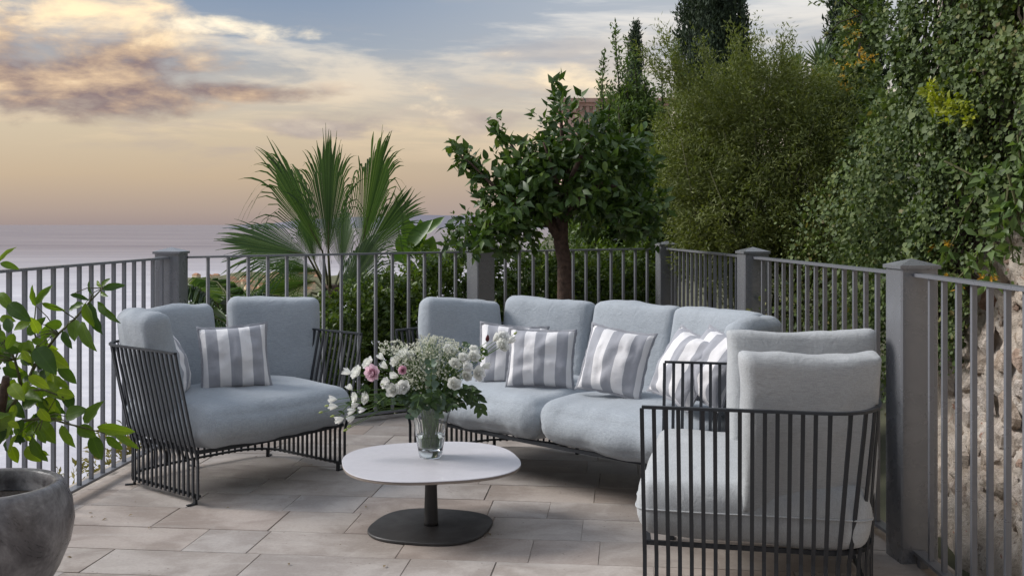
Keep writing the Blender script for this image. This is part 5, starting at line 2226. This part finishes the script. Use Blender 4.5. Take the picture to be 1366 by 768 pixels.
def ivy_low(y):
    return np.interp(y, [2.0, 4.2, 4.5, 4.75, 5.0, 5.4, 6.6], [1.55, 1.32, 1.12, .80, .62, .50, .0])


N = 200000
y = r.uniform(2.6, 5.85, N)
z = r.uniform(0, 1, N) * 3.9
lo = ivy_low(y) + r.normal(0, .10, N)
keep = (z > lo) & (y < 5.30 + .55 * np.clip((2.05 - z) / .8, 0, 1) + r.normal(0, .03, N))
y, z = y[keep], z[keep]
n = len(y)
lump = np.array([noise.noise((a * 1.6, c * 1.6, 7)) * .20 + noise.noise((a * 4.2, c * 4.2, 3)) * .13 + noise.noise((a * 9, c * 9, 5)) * .05 for a, c in zip(y, z)])
depth = .10 + .10 * np.clip((z - 1) / 1.5, 0, 1) + lump + r.uniform(0, 1, n) ** 2 * .06
edge = np.clip((y - 5.1) / .7, 0, 1)
x = np.array([wall_x(a, c) for a, c in zip(y, z)]) - depth + edge * r.uniform(-.25, .35, n)
x -= np.clip(1.9 - z, 0, 1.2) * edge * .25
pos = np.stack([x, y, z], 1)
dirs = unit(np.stack([r.normal(-.35, .35, n), r.normal(0, .5, n), r.normal(-.75, .35, n)], 1))
nrm = unit(np.stack([r.normal(-.8, .55, n), r.normal(-.25, .7, n), r.normal(.45, .55, n)], 1))
tone = np.array([noise.noise((a * .9, c * .9, 11)) for a, c in zip(y, z)])
rnd = np.clip(.42 + .5 * tone + r.normal(0, .22, n), 0, 1)
L = np.clip(r.lognormal(math.log(.0165), .34, n), .008, .042)
me = leaf_mesh('ivy_leaves', pos - np.array(wpos(ivy)), dirs, nrm, L, L * 1.0, rnd, 'ivy', .12)
fo = link_mesh('foliage', me, M['ivy'], ivy)
fo['kind'] = 'stuff'
# dark woody mat behind the leaves
b = MB()
iv = random.Random(9)
for k in range(220):
    y0 = iv.uniform(2.6, 5.25)
    zt = iv.uniform(1.4, 3.9)
    z0 = float(ivy_low(y0)) + iv.uniform(0, .4)
    pts = []
    for q in range(7):
        t = q / 6
        yy = y0 + .25 * noise.noise((k, t * 2, 0)) + t * iv.uniform(-.05, .05)
        zz = z0 + (zt - z0) * t
        pts.append((wall_x(yy, zz) - .03 - .06 * iv.random(), yy, zz))
    b.tube(pts, [.010, .009, .008, .007, .006, .005, .003], 5)
b.build('stems', M['darktwig'], ivy, world=True)['kind'] = 'stuff'
# yellow-green fresh patch and trailing shoots with blossom
pts = []
for k in range(34):
    q = r.uniform(0, 1)
    pts.append(list(W(1270 + q * 62 + r.normal(0, 6), 124 + q * 34 + r.normal(0, 7), 4.62 - q * .30)))
pts = np.array(pts) - np.array([.13, .04, 0])
fo = foliage('young_leaves', M['limeleaf'], ivy, pts, np.tile([[-1., -.4, .3]], (len(pts), 1)), 10, .026, .028, .55, 83, .0)
fo['kind'] = 'stuff'
fo['label'] = 'patch of bright yellow green leaves'
trail = []
tb_ = MB()
for (lst, d0, d1) in (([(1330, 200), (1312, 245), (1290, 280), (1268, 330), (1240, 362)], 4.30, 4.55), ([(1336, 260), (1330, 300), (1322, 350), (1318, 375)], 4.15, 4.15), ([(1345, 250), (1340, 290), (1348, 320), (1352, 350)], 4.10, 4.10),
                      ([(1300, 150), (1290, 210), (1283, 260)], 4.45, 4.5), ([(1260, 215), (1300, 235), (1335, 232), (1355, 205)], 4.45, 4.1), ([(1310, 330), (1290, 360), (1270, 378)], 4.25, 4.35),
                      ([(1345, 232), (1355, 270), (1360, 300)], 4.05, 4.02), ([(1358, 180), (1362, 220), (1370, 250)], 4.0, 4.0)):
    P = [W(a, c, d0 + (d1 - d0) * i / (len(lst) - 1)) for i, (a, c) in enumerate(lst)]
    tb_.tube(P, [.006, .005, .004, .003, .002][:len(P)] if len(P) <= 5 else .004, 5)
    for i in range(len(P) - 1):
        for k in range(4):
            trail.append(list(P[i].lerp(P[i + 1], (k + r.uniform(0, 1)) / 4)))
tb_.build('runner', M['twig'], ivy, world=True)['kind'] = 'stuff'
trail = np.array(trail)
fo = foliage('trailing_leaves', M['trailing'], ivy, trail, np.tile([[-.4, -.6, -.7]], (len(trail), 1)), 3, .03, .065, .42, 85, -.4)
fo['kind'] = 'stuff'
bl = [list(W(a + r.normal(0, 2), c + r.normal(0, 2), d)) for a, c, d, m_ in ((1244, 331, 4.6, 6), (1265, 327, 4.5, 8), (1310, 372, 4.25, 8), (1320, 380, 4.2, 12), (1327, 370, 4.2, 6), (1262, 372, 4.5, 5), (1280, 388, 4.4, 5)) for _ in range(m_)]
fo = foliage('blossom', M['blossom'], ivy, np.array(bl), np.tile([[-.5, -.7, .2]], (len(bl), 1)), 3, .010, .024, .4, 87, .0)
fo['kind'] = 'stuff'
fo['label'] = 'small yellow blossoms on trailing shoots'

# flowering climber draped over the end of the wall and the cypress
climber = thing('trumpet_climber', 'climber with small orange blossoms hanging over the cypress left of the ivy', 'climber', tuple(W(1125, 260, 8.6)))
cb = [pb(1150, 40, 9.2, 26, 60, .35), pb(1125, 120, 8.8, 42, 42, .4), pb(1150, 170, 8.4, 45, 45, .4), pb(1160, 230, 7.6, 36, 55, .4), pb(1165, 300, 7.2, 34, 60, .4), pb(1188, 185, 7.2, 24, 60, .3), pb(1105, 165, 8.8, 30, 26, .3), pb(1165, 370, 7.0, 40, 50, .4)]
cent, outd = ellipsoid_clumps(r, cb, 1500, .7)
fo = foliage('foliage', M['ivy'], climber, cent, outd, 9, .06, .055, .62, 91, .0, jitter=1.0)
fo['kind'] = 'stuff'
wisps = []
for (x0, y0, x1, y1, n) in ((1175, -30, 1080, 8, 14), (1120, 5, 1105, 22, 4), (1135, 20, 1090, 58, 9), (1150, 0, 1125, 30, 6), (1180, 20, 1172, 90, 7), (1168, 10, 1176, 40, 4)):
    for k in range(n):
        t = (k + .5) / n
        wisps.append(list(W(x0 + (x1 - x0) * t + r.normal(0, 2.5), y0 + (y1 - y0) * t + r.normal(0, 2.5), 8.8)))
fo = foliage('hanging_sprays', M['ivy'], climber, np.array(wisps), np.tile([[-.7, -.3, -.4]], (len(wisps), 1)), 4, .035, .045, .4, 93, -.2)
fo['kind'] = 'stuff'
bl = [list(W(a + r.normal(0, 4), c + r.normal(0, 3), d)) for a, c, d, m_ in ((1133, 35, 8.85, 6), (1143, 45, 8.85, 6), (1128, 55, 8.4, 5), (1150, 70, 8.4, 9), (1155, 78, 8.4, 9), (1146, 84, 8.3, 8), (1165, 75, 8.3, 5), (1125, 90, 8.35, 6),
                                                                 (1122, 105, 8.3, 6), (1128, 118, 8.3, 7), (1085, 102, 8.5, 5), (1110, 128, 8.4, 3), (1145, 15, 8.8, 3), (1163, 190, 7.2, 3)) for _ in range(m_)]
fo = foliage('blossom', M['blossom'], climber, np.array(bl), np.tile([[-.5, -.7, .2]], (len(bl), 1)), 4, .016, .024, .4, 95, .0)
fo['kind'] = 'stuff'
limbs(climber, 'stems', M['darktwig'], [([W(1170, 420, 7.2), W(1160, 280, 7.6), W(1140, 150, 8.6), W(1150, 20, 9.1)], [.03, .022, .014, .008]),
                                        ([W(1150, 20, 9.0), W(1115, -10, 8.9), W(1085, 5, 8.8)], [.008, .005, .003]), ([W(1150, 20, 9.0), W(1120, 30, 8.9), W(1090, 58, 8.8)], [.008, .005, .003])])['kind'] = 'stuff'

# shrubs growing on the slope just outside the sea railing
for k, (px, py, d, s, lab) in enumerate(((150, 608, 6.2, .16, 'dry yellow green shrub just outside the sea railing, low behind the lemon leaves'),)):
    t = thing('dry_shrub', lab, 'shrub', tuple(W(px, py + 20, d)))
    p = W(px, py, d)
    cent, outd = ellipsoid_clumps(r, [(p.x, p.y, p.z, s, s * 1.3, s), (p.x + .08, p.y + .3, p.z - .02, s * .8, s, s), (p.x - .1, p.y - .25, p.z - .12, s * .8, s, s * .8)], 90, .6)
    fo = foliage('crown', M['scrub'], t, cent, outd, 9, .05, .05, .35, 97 + k, .4)
    fo['kind'] = 'stuff'
    limbs(t, 'stems', M['darktwig'], [([p + Vector((0, .05, -1.4)), p + Vector((.02, 0, -.3)), p + Vector((0, 0, .05))], [.03, .02, .006])])

fw = MB()
fw.box((.4, -2.6, 2.0), (9.0, .4, 6.0))  # unseen house wall with door, added to cut light from behind the camera
front = thing('unseen_house', 'plain pale house wall added unseen behind the viewpoint to shade the terrace', 'house', (.4, -2.6, -1.0))
fw.build('wall', M['front_render'], front, world=True)
fw = MB()
fw.box((.2, -2.395, 1.12), (1.7, .03, 2.24))
dr_ = fw.build('door', M['rail'], front, world=True)
for sx in (-.42, .42):
    fw = MB()
    fw.box((.2 + sx, -2.375, 1.15), (.66, .015, 2.0))
    fw.build('pane', M['window_dark'], dr_, world=True)

# ------------------------------------------------------------------ house above the citrus tree
HD = 34.0
hp = W(778, 132, HD)
house = thing('villa', 'pink rendered villa with a terracotta cornice showing above the citrus tree', 'house', (hp.x, HD, -.5))
b = MB()
wl, hh = 3.4, hp.z - .25
b.box((hp.x + 1.1, HD + 2.5, (hh - .5) / 2), (wl, 5.0, hh + .5))
wobj = b.build('wall', M['house_pink'], house, world=True)
b = MB()
b.box((hp.x + 1.1, HD + 2.5, hh + .06), (wl + .25, 5.25, .12))
b.box((hp.x + 1.1, HD + 2.5, hh + .185), (wl + .45, 5.45, .13))
for k in range(16):
    b.box((hp.x + 1.1 - wl / 2 + .1 + k * (wl - .2) / 15, HD - .06, hh - .10), (.10, .12, .18))
b.build('cornice', M['house_trim'], house, world=True)
for k in range(2):
    b = MB()
    b.box((hp.x + .3 + 1.5 * k, HD - .01, hh - 1.9), (.8, .06, 1.3))
    f = b.build('window', M['house_trim'], house, world=True)
    b = MB()
    b.box((hp.x + .3 + 1.5 * k, HD - .045, hh - 1.9), (.64, .02, 1.14))
    b.build('pane', M['window_dark'], f, world=True)

for o in list(bpy.data.objects):
    if o.type == 'MESH' and o.users_collection == ():
        bpy.data.objects.remove(o)
print('objects', len(SC.objects), 'tris', sum(len(o.data.loops) - 2 * len(o.data.polygons) for o in SC.objects if o.type == 'MESH'))
